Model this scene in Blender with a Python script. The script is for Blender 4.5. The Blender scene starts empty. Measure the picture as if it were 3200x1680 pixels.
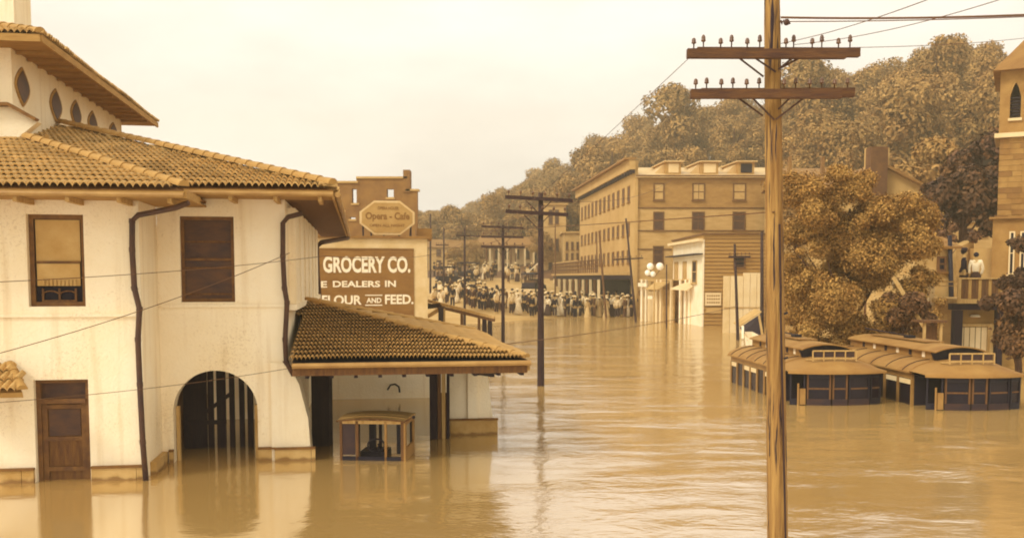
import bpy, math, random
import numpy as np
from mathutils import Vector, Matrix

# ------------------------------------------------------------------ camera, sky, sun, exposure
SC = bpy.context.scene
COL = SC.collection
f, H, y0, YH = 3000., 3.2, 1075., 865.
TH = math.atan((y0 - YH) / f)
cT, sT = math.cos(TH), math.sin(TH)
cam = bpy.data.cameras.new('camera'); cam_o = bpy.data.objects.new('camera', cam); COL.objects.link(cam_o)
cam.sensor_width = 36; cam.lens = 36 * f / 3200; cam.shift_y = (y0 - 840) / 3200.
cam.clip_start = .1; cam.clip_end = 3000
cam_o.location = (0, 0, H); cam_o.rotation_euler = (math.pi / 2 - TH, 0, 0)
SC.camera = cam_o

SUN_EL, SUN_AZ = math.radians(42), math.radians(-128)      # azimuth from +Y, clockwise: high over the left shoulder
sun = bpy.data.lights.new('sun', 'SUN'); sun.energy = 1.5; sun.angle = math.radians(12); sun.color = (1, .97, .91)
sun_o = bpy.data.objects.new('sun', sun); COL.objects.link(sun_o)
sd = Vector((math.sin(SUN_AZ) * math.cos(SUN_EL), math.cos(SUN_AZ) * math.cos(SUN_EL), math.sin(SUN_EL)))
sun_o.rotation_euler = sd.to_track_quat('Z', 'Y').to_euler(); sun_o.location = (0, -10, 40)

W_ = bpy.data.worlds.new('World'); SC.world = W_; W_.use_nodes = True
nt = W_.node_tree; nt.nodes.clear()
def wn(t, **k):
    n = nt.nodes.new(t)
    for a, b in k.items(): setattr(n, a, b)
    return n
sky = wn('ShaderNodeTexSky', sky_type='NISHITA', sun_disc=False, sun_elevation=SUN_EL, sun_rotation=SUN_AZ, dust_density=4., air_density=1.5)
bw = wn('ShaderNodeRGBToBW'); nt.links.new(sky.outputs[0], bw.inputs[0])
flat = wn('ShaderNodeMath', operation='MULTIPLY_ADD'); flat.inputs[1].default_value = .25; flat.inputs[2].default_value = 7.6
nt.links.new(bw.outputs[0], flat.inputs[0])
tc = wn('ShaderNodeTexCoord'); mp = wn('ShaderNodeMapping'); mp.inputs['Scale'].default_value = (1, 1, 2.6)
nz = wn('ShaderNodeTexNoise'); nz.inputs['Scale'].default_value = 2.6; nz.inputs['Detail'].default_value = 7; nz.inputs['Roughness'].default_value = .58
nt.links.new(tc.outputs['Generated'], mp.inputs[0]); nt.links.new(mp.outputs[0], nz.inputs['Vector'])
cr = wn('ShaderNodeMapRange'); cr.inputs['From Min'].default_value = .3; cr.inputs['From Max'].default_value = .7
cr.inputs['To Min'].default_value = .72; cr.inputs['To Max'].default_value = .97
nt.links.new(nz.outputs['Fac'], cr.inputs['Value'])
mu = wn('ShaderNodeMath', operation='MULTIPLY'); nt.links.new(flat.outputs[0], mu.inputs[0]); nt.links.new(cr.outputs[0], mu.inputs[1])
tint = wn('ShaderNodeMix', data_type='RGBA', blend_type='MULTIPLY'); tint.inputs[0].default_value = 1
tint.inputs[7].default_value = (1.0, .955, .88, 1)
nt.links.new(mu.outputs[0], tint.inputs[6])
bg = wn('ShaderNodeBackground'); bg.inputs[1].default_value = .118
wo = wn('ShaderNodeOutputWorld'); nt.links.new(tint.outputs[2], bg.inputs[0]); nt.links.new(bg.outputs[0], wo.inputs[0])
SC.view_settings.view_transform = 'Standard'; SC.view_settings.look = 'None'
SC.view_settings.exposure = 0.64; SC.view_settings.gamma = 1
SC.cycles.pixel_filter_type = 'BLACKMAN_HARRIS'; SC.cycles.filter_width = 1.9

# ------------------------------------------------------------------ where things stand
rnd = random.Random(11)
def ray(px, py):
    b = y0 - py
    return Vector((px - 1600, f * cT + b * sT, -f * sT + b * cT))
def W(px, py, z=0.):                # point at height z
    d = ray(px, py); k = (z - H) / d.z; return Vector((d.x * k, d.y * k, z))
def at(px, py, Y):                  # point at distance Y
    d = ray(px, py); k = Y / d.y; return Vector((d.x * k, Y, H + d.z * k))
def zat(py, Y): return at(1600, py, Y).z
class Frame:
    def __init__(s, o, u, r=None):
        s.o = Vector(o); s.u = Vector((u[0], u[1], 0)).normalized()
        s.r = Vector((-s.u.y, s.u.x, 0)) if r is None else Vector((r[0], r[1], 0)).normalized()
    def __call__(s, a, b, z): return s.o + s.u * a + s.r * b + Vector((0, 0, z))
    def front(s, px, py, b=0.):     # (a, z) of the sight line where depth is b
        d = ray(px, py); n = s.r; k = (b + s.o.dot(n) - 0) / d.dot(n)
        p = Vector((d.x * k, d.y * k, H + d.z * k)); return (p - s.o).dot(s.u), p.z
    def side(s, px, py, a=0.):      # (b, z) where the width coordinate is a
        d = ray(px, py); k = (a + s.o.dot(s.u)) / d.dot(s.u)
        p = Vector((d.x * k, d.y * k, H + d.z * k)); return (p - s.o).dot(s.r), p.z

# ------------------------------------------------------------------ materials
STOPS = [(0, (8, 7, 18)), (.1, (38, 27, 36)), (.25, (90, 58, 34)), (.4, (140, 98, 44)), (.55, (178, 138, 74)),
         (.7, (210, 176, 116)), (.85, (236, 212, 164)), (1, (252, 242, 218))]
def tone(g):
    g = max(0, min(1, g))
    for (a, ca), (b, cb) in zip(STOPS, STOPS[1:]):
        if g <= b:
            t = (g - a) / (b - a); c = [(x + (y - x) * t) / 255 for x, y in zip(ca, cb)]
            return tuple((x / 12.92 if x < .04045 else ((x + .055) / 1.055) ** 2.4) for x in c) + (1,)
def mat(name, g, g2=None, scale=3., rough=.85, bump=0., bscale=None, stretch=(1, 1, 1), spec=.3, island=0., detail=6, metallic=0.):
    m = bpy.data.materials.new(name); m.use_nodes = True; t = m.node_tree; N = t.nodes; L = t.links
    p = N['Principled BSDF']; p.inputs['Roughness'].default_value = rough; p.inputs['Specular IOR Level'].default_value = spec
    p.inputs['Metallic'].default_value = metallic
    c1, c2 = tone(g), tone(g if g2 is None else g2)
    tc = N.new('ShaderNodeTexCoord'); mp = N.new('ShaderNodeMapping'); mp.inputs['Scale'].default_value = stretch
    L.new(tc.outputs['Object'], mp.inputs[0])
    nz = N.new('ShaderNodeTexNoise'); nz.inputs['Scale'].default_value = scale; nz.inputs['Detail'].default_value = detail
    nz.inputs['Roughness'].default_value = .62
    L.new(mp.outputs[0], nz.inputs['Vector'])
    mr = N.new('ShaderNodeMapRange'); mr.inputs['From Min'].default_value = .33; mr.inputs['From Max'].default_value = .67
    L.new(nz.outputs['Fac'], mr.inputs['Value'])
    mx = N.new('ShaderNodeMix'); mx.data_type = 'RGBA'; mx.inputs[6].default_value = c1; mx.inputs[7].default_value = c2
    L.new(mr.outputs[0], mx.inputs[0]); out = mx.outputs[2]
    if island:
        ge = N.new('ShaderNodeNewGeometry'); m2 = N.new('ShaderNodeMapRange')
        m2.inputs['To Min'].default_value = 1 - island; m2.inputs['To Max'].default_value = 1 + island
        L.new(ge.outputs['Random Per Island'], m2.inputs['Value'])
        oi = N.new('ShaderNodeObjectInfo'); m3 = N.new('ShaderNodeMapRange')
        m3.inputs['To Min'].default_value = 1 - island * .5; m3.inputs['To Max'].default_value = 1 + island * .5
        L.new(oi.outputs['Random'], m3.inputs['Value'])
        mm = N.new('ShaderNodeMath'); mm.operation = 'MULTIPLY'; L.new(m2.outputs[0], mm.inputs[0]); L.new(m3.outputs[0], mm.inputs[1])
        vm = N.new('ShaderNodeVectorMath'); vm.operation = 'SCALE'; L.new(out, vm.inputs[0]); L.new(mm.outputs[0], vm.inputs['Scale']); out = vm.outputs[0]
    L.new(out, p.inputs['Base Color'])
    if bump:
        n2 = N.new('ShaderNodeTexNoise'); n2.inputs['Scale'].default_value = bscale or scale * 6; n2.inputs['Detail'].default_value = 4
        L.new(mp.outputs[0], n2.inputs['Vector'])
        bp = N.new('ShaderNodeBump'); bp.inputs['Strength'].default_value = bump; bp.inputs['Distance'].default_value = .03
        L.new(n2.outputs['Fac'], bp.inputs['Height']); L.new(bp.outputs[0], p.inputs['Normal'])
    return m
M = {}
def stucco_mat():
    m = mat('stucco', .94, .89, scale=.9, rough=.92, bump=.35, bscale=22, spec=.1)
    t = m.node_tree; N = t.nodes; L = t.links; p = N['Principled BSDF']; src = p.inputs['Base Color'].links[0].from_socket
    tc = [n for n in N if n.type == 'TEX_COORD'][0]
    # small scuffs where mortar has flaked, and streaks under the eaves and above the water
    sp = N.new('ShaderNodeTexNoise'); sp.inputs['Scale'].default_value = 24; sp.inputs['Detail'].default_value = 8; sp.inputs['Roughness'].default_value = .75
    L.new(tc.outputs['Object'], sp.inputs['Vector'])
    big = N.new('ShaderNodeTexNoise'); big.inputs['Scale'].default_value = .8; L.new(tc.outputs['Object'], big.inputs['Vector'])
    ad = N.new('ShaderNodeMath'); ad.operation = 'MULTIPLY_ADD'; ad.inputs[1].default_value = .35; L.new(big.outputs['Fac'], ad.inputs[0]); L.new(sp.outputs['Fac'], ad.inputs[2])
    rr = N.new('ShaderNodeMapRange'); rr.inputs['From Min'].default_value = .74; rr.inputs['From Max'].default_value = .84; rr.inputs['To Max'].default_value = .3
    L.new(ad.outputs[0], rr.inputs['Value'])
    mx = N.new('ShaderNodeMix'); mx.data_type = 'RGBA'; mx.inputs[7].default_value = tone(.5)
    L.new(rr.outputs[0], mx.inputs[0]); L.new(src, mx.inputs[6])
    st = N.new('ShaderNodeMapping'); st.inputs['Scale'].default_value = (5, 5, .25); L.new(tc.outputs['Object'], st.inputs[0])
    sn = N.new('ShaderNodeTexNoise'); sn.inputs['Scale'].default_value = 1.4; sn.inputs['Detail'].default_value = 5; L.new(st.outputs[0], sn.inputs['Vector'])
    sr = N.new('ShaderNodeMapRange'); sr.inputs['From Min'].default_value = .55; sr.inputs['From Max'].default_value = .8; sr.inputs['To Max'].default_value = .45
    L.new(sn.outputs['Fac'], sr.inputs['Value'])
    m2 = N.new('ShaderNodeMix'); m2.data_type = 'RGBA'; m2.inputs[7].default_value = tone(.62)
    L.new(sr.outputs[0], m2.inputs[0]); L.new(mx.outputs[2], m2.inputs[6]); L.new(m2.outputs[2], p.inputs['Base Color'])
    return m
M['stucco'] = stucco_mat()
M['plinth'] = mat('plinth_stone', .66, .55, scale=2.5, bump=.3, bscale=18)
def damp(m, zt=.05):      # ragged wet mud line left by the flood
    t = m.node_tree; N = t.nodes; L = t.links; p = N['Principled BSDF']; src = p.inputs['Base Color'].links[0].from_socket
    tc = [n for n in N if n.type == 'TEX_COORD'][0]; sx = N.new('ShaderNodeSeparateXYZ'); L.new(tc.outputs['Object'], sx.inputs[0])
    nz = N.new('ShaderNodeTexNoise'); nz.inputs['Scale'].default_value = 5; nz.inputs['Detail'].default_value = 6; L.new(tc.outputs['Object'], nz.inputs['Vector'])
    ma = N.new('ShaderNodeMath'); ma.operation = 'MULTIPLY_ADD'; ma.inputs[1].default_value = -.16; L.new(nz.outputs['Fac'], ma.inputs[0]); L.new(sx.outputs['Z'], ma.inputs[2])
    mr = N.new('ShaderNodeMapRange'); mr.inputs['From Min'].default_value = zt - .06; mr.inputs['From Max'].default_value = zt - .10; mr.inputs['To Max'].default_value = .75; L.new(ma.outputs[0], mr.inputs['Value'])
    mx = N.new('ShaderNodeMix'); mx.data_type = 'RGBA'; mx.inputs[7].default_value = tone(.34); L.new(mr.outputs[0], mx.inputs[0]); L.new(src, mx.inputs[6]); L.new(mx.outputs[2], p.inputs['Base Color'])
damp(M['plinth'])
M['trimdark'] = mat('plinth_cap', .30, .4, scale=4)
M['tile'] = mat('roof_tile', .64, .54, scale=2.2, rough=.75, bump=.2, bscale=30, island=.22)
M['tileporch'] = mat('porch_roof_tile', .60, .46, scale=1.6, rough=.7, bump=.2, bscale=30, island=.22)
M['ridge'] = mat('ridge_tile', .56, .48, scale=3, rough=.8, bump=.3, bscale=20, island=.1)
M['under'] = mat('roof_underlay', .42, .34)
M['soffit'] = mat('soffit_boards', .52, .44, scale=2, stretch=(1, 6, 1))
M['fascia'] = mat('fascia_wood', .56, .46, scale=3, stretch=(1, 1, 5))
M['gutter'] = mat('gutter_metal', .54, .44, scale=3, rough=.5, spec=.4)
M['pipe'] = mat('downpipe_metal', .24, .17, scale=4, rough=.6, bump=.15)
M['wood_dark'] = mat('dark_timber', .14, .09, scale=5, stretch=(4, 4, .5), bump=.3, bscale=20)
M['wood_mid'] = mat('brown_timber', .34, .24, scale=5, stretch=(4, 4, .5), bump=.3, bscale=20)
M['wood_pale'] = mat('pale_timber', .66, .52, scale=5, stretch=(4, 4, .5), bump=.3, bscale=20)
M['frame'] = mat('window_frame_paint', .36, .26, scale=6, rough=.7)
M['glass'] = mat('window_glass', .04, .08, scale=1.5, rough=.25, spec=.25)
M['glassdull'] = mat('dusty_glass', .26, .17, scale=3, rough=.5, spec=.3, stretch=(1, 1, 2))
M['shade'] = mat('window_blind', .66, .56, scale=2, rough=.9)
M['dark'] = mat('unlit_dark', .07, .04)
M['black'] = mat('black_iron', .06, .04, rough=.5)
M['pole'] = None
M['insul'] = mat('glass_insulator', .32, .24, rough=.3, spec=.5)
M['arm'] = mat('crossarm_timber', .30, .20, scale=6, stretch=(.5, 4, 4), bump=.4, bscale=25)
M['wire'] = mat('wire', .25, .3, rough=.6)
M['brick'] = mat('old_brick', .44, .34, scale=1.2, bump=.3, bscale=14)
M['brickdark'] = mat('dark_brick', .33, .24, scale=2, bump=.3, bscale=14)
M['brickpale'] = mat('painted_brick', .64, .57, scale=.5, bump=.3, bscale=10, stretch=(1, 1, 1.5))
M['shingle'] = mat('weathered_shingle', .54, .44, scale=1.4, stretch=(1, 1, 2.5), bump=.3, bscale=5, detail=9)
M['siding'] = mat('wood_siding', .66, .56, scale=1.1, stretch=(1, 1, 3), detail=9)
M['siding_brown'] = mat('brown_siding', .56, .50, scale=.8, stretch=(1, 1, 6))
M['white'] = mat('white_paint', .93, .86, scale=1.5, rough=.7)
M['cream'] = mat('cream_paint', .82, .76, scale=1.2, rough=.8)
M['churchstone'] = mat('church_masonry', .52, .42, scale=1.5, bump=.3, bscale=12)
M['roofpale'] = mat('pale_metal_roof', .74, .64, scale=.8, rough=.55)
M['roofgrey'] = mat('grey_roof', .46, .38, scale=1, rough=.8, stretch=(1, 4, 1))
M['signbrown'] = mat('painted_sign_ground', .43, .37, scale=1.4, stretch=(1, 1, 3))
M['signtan'] = mat('tan_sign_ground', .60, .54, scale=2)
M['signborder'] = mat('sign_border_paint', .78, .7, scale=2)
M['lettering'] = mat('white_lettering', .95, .88, scale=6)
M['lettertan'] = mat('brown_lettering', .42, .38, scale=6)
M['tramroof'] = mat('tram_roof_canvas', .50, .40, scale=1.1, rough=.8, bump=.1)
M['tramdark'] = mat('tram_dark_paint', .08, .05, scale=2, rough=.6)
M['trampanel'] = mat('tram_brown_paint', .19, .12, scale=2, rough=.6, stretch=(1, 1, 3))
M['trampale'] = mat('tram_letterboard_paint', .50, .38, scale=2, rough=.6)
M['leaf'] = mat('leaf', .58, .38, scale=.3, rough=.85, island=.26, spec=.25)
M['leafnear'] = mat('near_leaf', .54, .36, scale=1.6, rough=.95, island=.4, spec=.05)
M['leafdark'] = mat('dark_leaf', .34, .20, scale=.5, rough=.7, island=.5)
M['bark'] = mat('bark', .28, .2, scale=5, stretch=(3, 3, .6), bump=.5)
M['earth'] = mat('hill_earth', .36, .20, scale=.5, bump=.3, bscale=1)
M['street'] = mat('muddy_street', .66, .56, scale=.3, bump=.2, bscale=3)
M['globe'] = mat('white_glass_globe', 1., .98, rough=.3, spec=.5)
M['skin'] = mat('skin', .62, .55, rough=.6)
M['hair'] = mat('dark_hair', .1, .07)
for nm, g in dict(suit_black=.10, suit_grey=.30, suit_brown=.22, shirt=.86, dress_white=.92, dress_pale=.74, skirt_dark=.2, straw=.85, felt=.14, trousers=.18).items():
    M[nm] = mat(nm + '_cloth', g, g * .85, scale=6, rough=.9)
def pole_mat():
    m = mat('pole_timber', .54, .34, scale=3.2, stretch=(7, 7, .35), rough=.85, bump=.7, bscale=7, detail=8)
    t = m.node_tree; N = t.nodes; L = t.links; p = N['Principled BSDF']; src = p.inputs['Base Color'].links[0].from_socket
    tc = [n for n in N if n.type == 'TEX_COORD'][0]
    mp = N.new('ShaderNodeMapping'); mp.inputs['Scale'].default_value = (16, 16, .8); L.new(tc.outputs['Object'], mp.inputs[0])
    nz = N.new('ShaderNodeTexNoise'); nz.inputs['Scale'].default_value = 1.6; nz.inputs['Detail'].default_value = 6; L.new(mp.outputs[0], nz.inputs['Vector'])
    mr = N.new('ShaderNodeMapRange'); mr.inputs['From Min'].default_value = .57; mr.inputs['From Max'].default_value = .64; L.new(nz.outputs['Fac'], mr.inputs['Value'])
    mx = N.new('ShaderNodeMix'); mx.data_type = 'RGBA'; mx.inputs[7].default_value = tone(.13)
    L.new(mr.outputs[0], mx.inputs[0]); L.new(src, mx.inputs[6]); L.new(mx.outputs[2], p.inputs['Base Color'])
    return m
M['pole'] = pole_mat()
M['poledark'] = mat('tarred_pole_timber', .20, .12, scale=4, stretch=(6, 6, .5), bump=.4)
def water_mat():
    m = bpy.data.materials.new('flood_water'); m.use_nodes = True; t = m.node_tree; N = t.nodes; L = t.links
    p = N['Principled BSDF']; p.inputs['Roughness'].default_value = .11; p.inputs['IOR'].default_value = 3.6
    p.inputs['Specular IOR Level'].default_value = .8
    tc = N.new('ShaderNodeTexCoord')
    def noise(scale, st, det=3, rough=.5, dist=0.):
        mp = N.new('ShaderNodeMapping'); mp.inputs['Scale'].default_value = st; L.new(tc.outputs['Object'], mp.inputs[0])
        n = N.new('ShaderNodeTexNoise'); n.inputs['Scale'].default_value = scale; n.inputs['Detail'].default_value = det
        n.inputs['Roughness'].default_value = rough; n.inputs['Distortion'].default_value = dist
        L.new(mp.outputs[0], n.inputs['Vector']); return n.outputs['Fac']
    col = N.new('ShaderNodeMix'); col.data_type = 'RGBA'; col.inputs[6].default_value = tone(.62); col.inputs[7].default_value = tone(.53)
    L.new(noise(.12, (1, 1.6, 1)), col.inputs[0]); L.new(col.outputs[2], p.inputs['Base Color'])
    a = noise(1.0, (1, 1.5, 1), 4, .5, .6); b = noise(5.5, (1, 1.8, 1), 3, .5, .3); c = noise(.25, (1, 2.2, 1), 2)
    patch = N.new('ShaderNodeMapRange'); patch.inputs['From Min'].default_value = .42; patch.inputs['From Max'].default_value = .68
    patch.inputs['To Min'].default_value = .22; patch.inputs['To Max'].default_value = 1.; L.new(c, patch.inputs['Value'])
    s1 = N.new('ShaderNodeMath'); s1.operation = 'MULTIPLY_ADD'; s1.inputs[1].default_value = .26; L.new(b, s1.inputs[0]); L.new(a, s1.inputs[2])
    s2 = N.new('ShaderNodeMath'); s2.operation = 'MULTIPLY'; L.new(s1.outputs[0], s2.inputs[0])
    sx = N.new('ShaderNodeSeparateXYZ'); L.new(tc.outputs['Object'], sx.inputs[0])      # the station shelters the water beside it
    sh = N.new('ShaderNodeMapRange'); sh.inputs['From Min'].default_value = -2.5; sh.inputs['From Max'].default_value = 1.2; sh.inputs['To Min'].default_value = .3; L.new(sx.outputs['X'], sh.inputs['Value'])
    s3 = N.new('ShaderNodeMath'); s3.operation = 'MULTIPLY'; L.new(patch.outputs[0], s3.inputs[0]); L.new(sh.outputs[0], s3.inputs[1]); L.new(s3.outputs[0], s2.inputs[1])
    bp = N.new('ShaderNodeBump'); bp.inputs['Strength'].default_value = 1; bp.inputs['Distance'].default_value = .048
    L.new(s2.outputs[0], bp.inputs['Height']); L.new(bp.outputs[0], p.inputs['Normal'])
    return m
M['water'] = water_mat()

# ------------------------------------------------------------------ mesh helpers
ORG = {}
def tag(o, label=None, cat=None, group=None, kind=None):
    if label: o['label'] = label
    if cat: o['category'] = cat
    if group: o['group'] = group
    if kind: o['kind'] = kind
    return o
def thing(name, label, cat, loc=(0, 0, 0), group=None):
    o = bpy.data.objects.new(name, None); COL.objects.link(o); o.location = loc; o.empty_display_size = .2
    ORG[o.name] = Vector(loc); return tag(o, label, cat, group)
def link(o, parent=None, loc=None):
    COL.objects.link(o)
    if parent is not None: o.parent = parent
    return o
class MB:
    def __init__(s): s.v = []; s.f = []
    def face(s, pts):
        n = len(s.v); s.v += [Vector(p) for p in pts]; s.f.append(list(range(n, n + len(pts)))); return s
    def prism(s, pts, ext):
        n = len(s.v); k = len(pts); ext = Vector(ext)
        s.v += [Vector(p) for p in pts] + [Vector(p) + ext for p in pts]
        s.f.append(list(range(n, n + k))); s.f.append([n + k + i for i in reversed(range(k))])
        for i in range(k): j = (i + 1) % k; s.f.append([n + j, n + i, n + k + i, n + k + j])
        return s
    def bx(s, F, a0, a1, b0, b1, z0, z1):
        if F is None: F = lambda a, b, z: Vector((a, b, z))
        return s.prism([F(a0, b0, z0), F(a1, b0, z0), F(a1, b0, z1), F(a0, b0, z1)], F(0, b1, 0) - F(0, b0, 0))
    def bar(s, p, q, w, h=None):       # square bar between two points
        p, q = Vector(p), Vector(q); h = h or w; d = (q - p).normalized()
        sd_ = d.cross(Vector((0, 0, 1)))
        if sd_.length < 1e-3: sd_ = Vector((1, 0, 0))
        sd_.normalize(); up = sd_.cross(d).normalized(); sd_ *= w / 2; up *= h / 2
        return s.prism([p - sd_ - up, p + sd_ - up, p + sd_ + up, p - sd_ + up], q - p)
    def tube(s, pts, r, n=8, r1=None, cap=True):
        pts = [Vector(p) for p in pts]; K = len(pts); rs = r if isinstance(r, (list, tuple)) else [r + ((r1 if r1 is not None else r) - r) * i / max(1, K - 1) for i in range(K)]
        base = len(s.v); ref = None
        for i, p in enumerate(pts):
            d = (pts[min(i + 1, K - 1)] - pts[max(i - 1, 0)]).normalized()
            if ref is None: ref = d.orthogonal().normalized() if abs(d.z) < .99 else Vector((1, 0, 0))
            ref = (ref - d * ref.dot(d)).normalized(); w = d.cross(ref)
            for k in range(n):
                a = 2 * math.pi * k / n; s.v.append(p + (ref * math.cos(a) + w * math.sin(a)) * rs[i])
        for i in range(K - 1):
            for k in range(n):
                a = base + i * n + k; b = base + i * n + (k + 1) % n; s.f.append([a, b, b + n, a + n])
        if cap:
            s.f.append([base + k for k in reversed(range(n))]); s.f.append([base + (K - 1) * n + k for k in range(n)])
        return s
    def lathe(s, c, prof, n=10, sx=1., sy=1., ax=None):
        c = Vector(c); base = len(s.v)
        for (r, z) in prof:
            for k in range(n):
                a = 2 * math.pi * k / n; s.v.append(c + Vector((r * math.cos(a) * sx, r * math.sin(a) * sy, z)))
        for i in range(len(prof) - 1):
            for k in range(n):
                a = base + i * n + k; b = base + i * n + (k + 1) % n; s.f.append([a, b, b + n, a + n])
        s.f.append([base + k for k in reversed(range(n))]); s.f.append([base + (len(prof) - 1) * n + k for k in range(n)])
        return s
    def ball(s, c, r, n=10, m=6, sx=1, sy=1, sz=1):
        return s.lathe(c, [(max(.002, r * math.sin(math.pi * i / m)), -r * sz * math.cos(math.pi * i / m)) for i in range(m + 1)], n, sx, sy)
    def mesh(s, name, mt, off=Vector((0, 0, 0)), smooth=False):
        me = bpy.data.meshes.new(name); me.from_pydata([v - off for v in s.v], [], s.f)
        if mt: me.materials.append(mt)
        if smooth: me.shade_smooth()
        me.update(); return me
    def build(s, name, mt, parent=None, smooth=False, kind=None, label=None):
        off = ORG[parent.name] if parent is not None else Vector((0, 0, 0))
        me = s.mesh(name, mt, off, smooth)
        o = bpy.data.objects.new(name, me); link(o, parent); ORG[o.name] = off
        return tag(o, label, kind=kind)
def inst(name, me, parent, loc=(0, 0, 0), rot=None, scale=None, mx=None, label=None):
    o = bpy.data.objects.new(name, me); link(o, parent)
    if mx is not None: o.matrix_local = mx
    else:
        o.location = loc
        if rot: o.rotation_euler = rot
        if scale: o.scale = scale
    ORG[o.name] = ORG[parent.name] if parent is not None else Vector((0, 0, 0))
    return tag(o, label)
def copy_tree(o, loc=None, rz=None, scale=None, parent=None, label=None, tilt=None):
    c = o.copy(); COL.objects.link(c); c.parent = parent
    if loc is not None: c.location = loc
    if rz is not None: c.rotation_euler = ((tilt or (0, 0))[0], (tilt or (0, 0))[1], rz)
    if scale is not None: c.scale = (scale,) * 3 if not isinstance(scale, tuple) else scale
    if label: c['label'] = label
    for ch in KIDS.get(o.name, []): copy_tree(ch, parent=c)
    return c
KIDS = {}
def remember(o):
    KIDS.clear()
    for x in COL.objects:
        if x.parent: KIDS.setdefault(x.parent.name, []).append(x)
def wallrect(mb, F, a0, a1, z0, z1, b0, b1, holes):
    """wall slab from depth b0 to b1 with rectangular openings"""
    xs = sorted({a0, a1, *[h[0] for h in holes], *[h[1] for h in holes]}); zs = sorted({z0, z1, *[h[2] for h in holes], *[h[3] for h in holes]})
    for i in range(len(xs) - 1):
        for j in range(len(zs) - 1):
            ca, cz = (xs[i] + xs[i + 1]) / 2, (zs[j] + zs[j + 1]) / 2
            if ca < a0 or ca > a1 or cz < z0 or cz > z1: continue
            if any(h[0] < ca < h[1] and h[2] < cz < h[3] for h in holes): continue
            mb.bx(F, xs[i], xs[i + 1], b0, b1, zs[j], zs[j + 1])
def window(F, root, a0, a1, z0, z1, b=0., t=.06, sash=True, pane='glassdull', sill=True, fr='frame', bars=0, label=None):
    """casing set at depth b (proud towards the viewer), two sashes and their panes"""
    mb = MB(); w = t
    mb.bx(F, a0, a0 + w, b - .03, b + .05, z0, z1); mb.bx(F, a1 - w, a1, b - .03, b + .05, z0, z1)
    mb.bx(F, a0 + w, a1 - w, b - .03, b + .05, z1 - w, z1); mb.bx(F, a0 + w, a1 - w, b - .03, b + .05, z0, z0 + w)
    win = mb.build('window', M[fr], root, label=label)
    MB().bx(F, a0 + w, a1 - w, b + .012, b + .028, z0 + w, z1 - w).build('pane', M[pane], win)
    if sash:
        s = MB(); zm = (z0 + z1) / 2; s.bx(F, a0 + w, a1 - w, b - .015, b + .010, zm - t * .35, zm + t * .35)
        for k in range(bars):
            x = a0 + (a1 - a0) * (k + 1) / (bars + 1); s.bx(F, x - t * .2, x + t * .2, b - .008, b + .009, z0 + w, z1 - w)
        s.build('sash', M[fr], win)
    if sill: MB().bx(F, a0 - .06, a1 + .06, b - .1, b + .05, z0 - .07, z0 - .003).build('sill', M[fr if fr != 'frame' else 'trimdark'], win)
    return win
def text_obj(txt, size, F, a, z, b, mt, parent, width=None, bold=.0, name='lettering'):
    cu = bpy.data.curves.new('txt', 'FONT'); cu.body = txt; cu.size = size; cu.offset = bold; cu.extrude = .004; cu.resolution_u = 3
    to = bpy.data.objects.new('txt', cu); COL.objects.link(to)
    dg = bpy.context.evaluated_depsgraph_get(); me = bpy.data.meshes.new_from_object(to.evaluated_get(dg))
    COL.objects.unlink(to); bpy.data.objects.remove(to)
    xs = [v.co.x for v in me.vertices]; x0, x1 = min(xs), max(xs); ys = [v.co.y for v in me.vertices]; yy0, yy1 = min(ys), max(ys)
    kx = width / (x1 - x0) if width else 1; kz = size / (yy1 - yy0)
    off = ORG[parent.name]
    for v in me.vertices: x, y, zz = v.co; v.co = F(a + (x - x0) * kx, b - zz, z + (y - yy0) * kz) - off
    me.name = name; me.materials.clear(); me.materials.append(mt); me.update()
    o = bpy.data.objects.new(name, me); link(o, parent); ORG[o.name] = off; return o

# ------------------------------------------------------------------ water, ground, hill
MB().face([(-290, -55, 0), (290, -55, 0), (290, 345, 0), (-290, 345, 0)]).build('water', M['water'], kind='structure')
SKY_PTS = [(-1500, .045, 340), (1000, .047, 320), (1250, .050, 300), (1340, .070, 270), (1400, .073, 260), (1480, .070, 250), (1560, .087, 240), (1640, .097, 230),
           (1700, .114, 222), (1760, .122, 215), (1820, .128, 208), (1863, .150, 204), (1930, .155, 198), (2000, .165, 190), (2050, .168, 186), (2112, .188, 182),
           (2224, .186, 176), (2400, .195, 168), (2480, .208, 160), (2550, .216, 155), (2640, .219, 150), (2760, .218, 145), (2820, .207, 140),
           (2868, .235, 138), (2980, .243, 132), (3100, .236, 125), (3250, .228, 120), (3800, .22, 110), (5200, .2, 110)]
def prof(x, y):
    t = 1600 + 3000 * x / max(y, 1)
    t = max(SKY_PTS[0][0], min(SKY_PTS[-1][0], t))
    for p, q in zip(SKY_PTS, SKY_PTS[1:]):
        if t <= q[0]:
            k = (t - p[0]) / (q[0] - p[0]); return p[1] + (q[1] - p[1]) * k, p[2] + (q[2] - p[2]) * k, t
def shore(x):                        # distance of the water's edge
    if x < -3: return 64 + (-3 - x) * .6
    if x < 4: return 64 + (x + 3) * 1.9
    return 77.3
def ground(x, y):
    if y < 10: return -1.8
    e, D, t = prof(x, y); d = math.hypot(x, y)
    s = shore(x); z = -1.5 if y < s - 15 else (y - s) * .1 if y < s + 2 else .2 + (y - s - 2) * .058
    z = min(z, 2.6)
    st = 95 if t < 1900 else max(62, 95 - (t - 1900) * .05)
    k = max(0, min(1, (d - st) / (D - st))); k = k * k * (3 - 2 * k) * .6 + k * .4
    top = H + e * D - (12.5 if t > 1700 else 10)
    hill = z + (top - z) * k if d > st else z
    return hill
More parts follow.
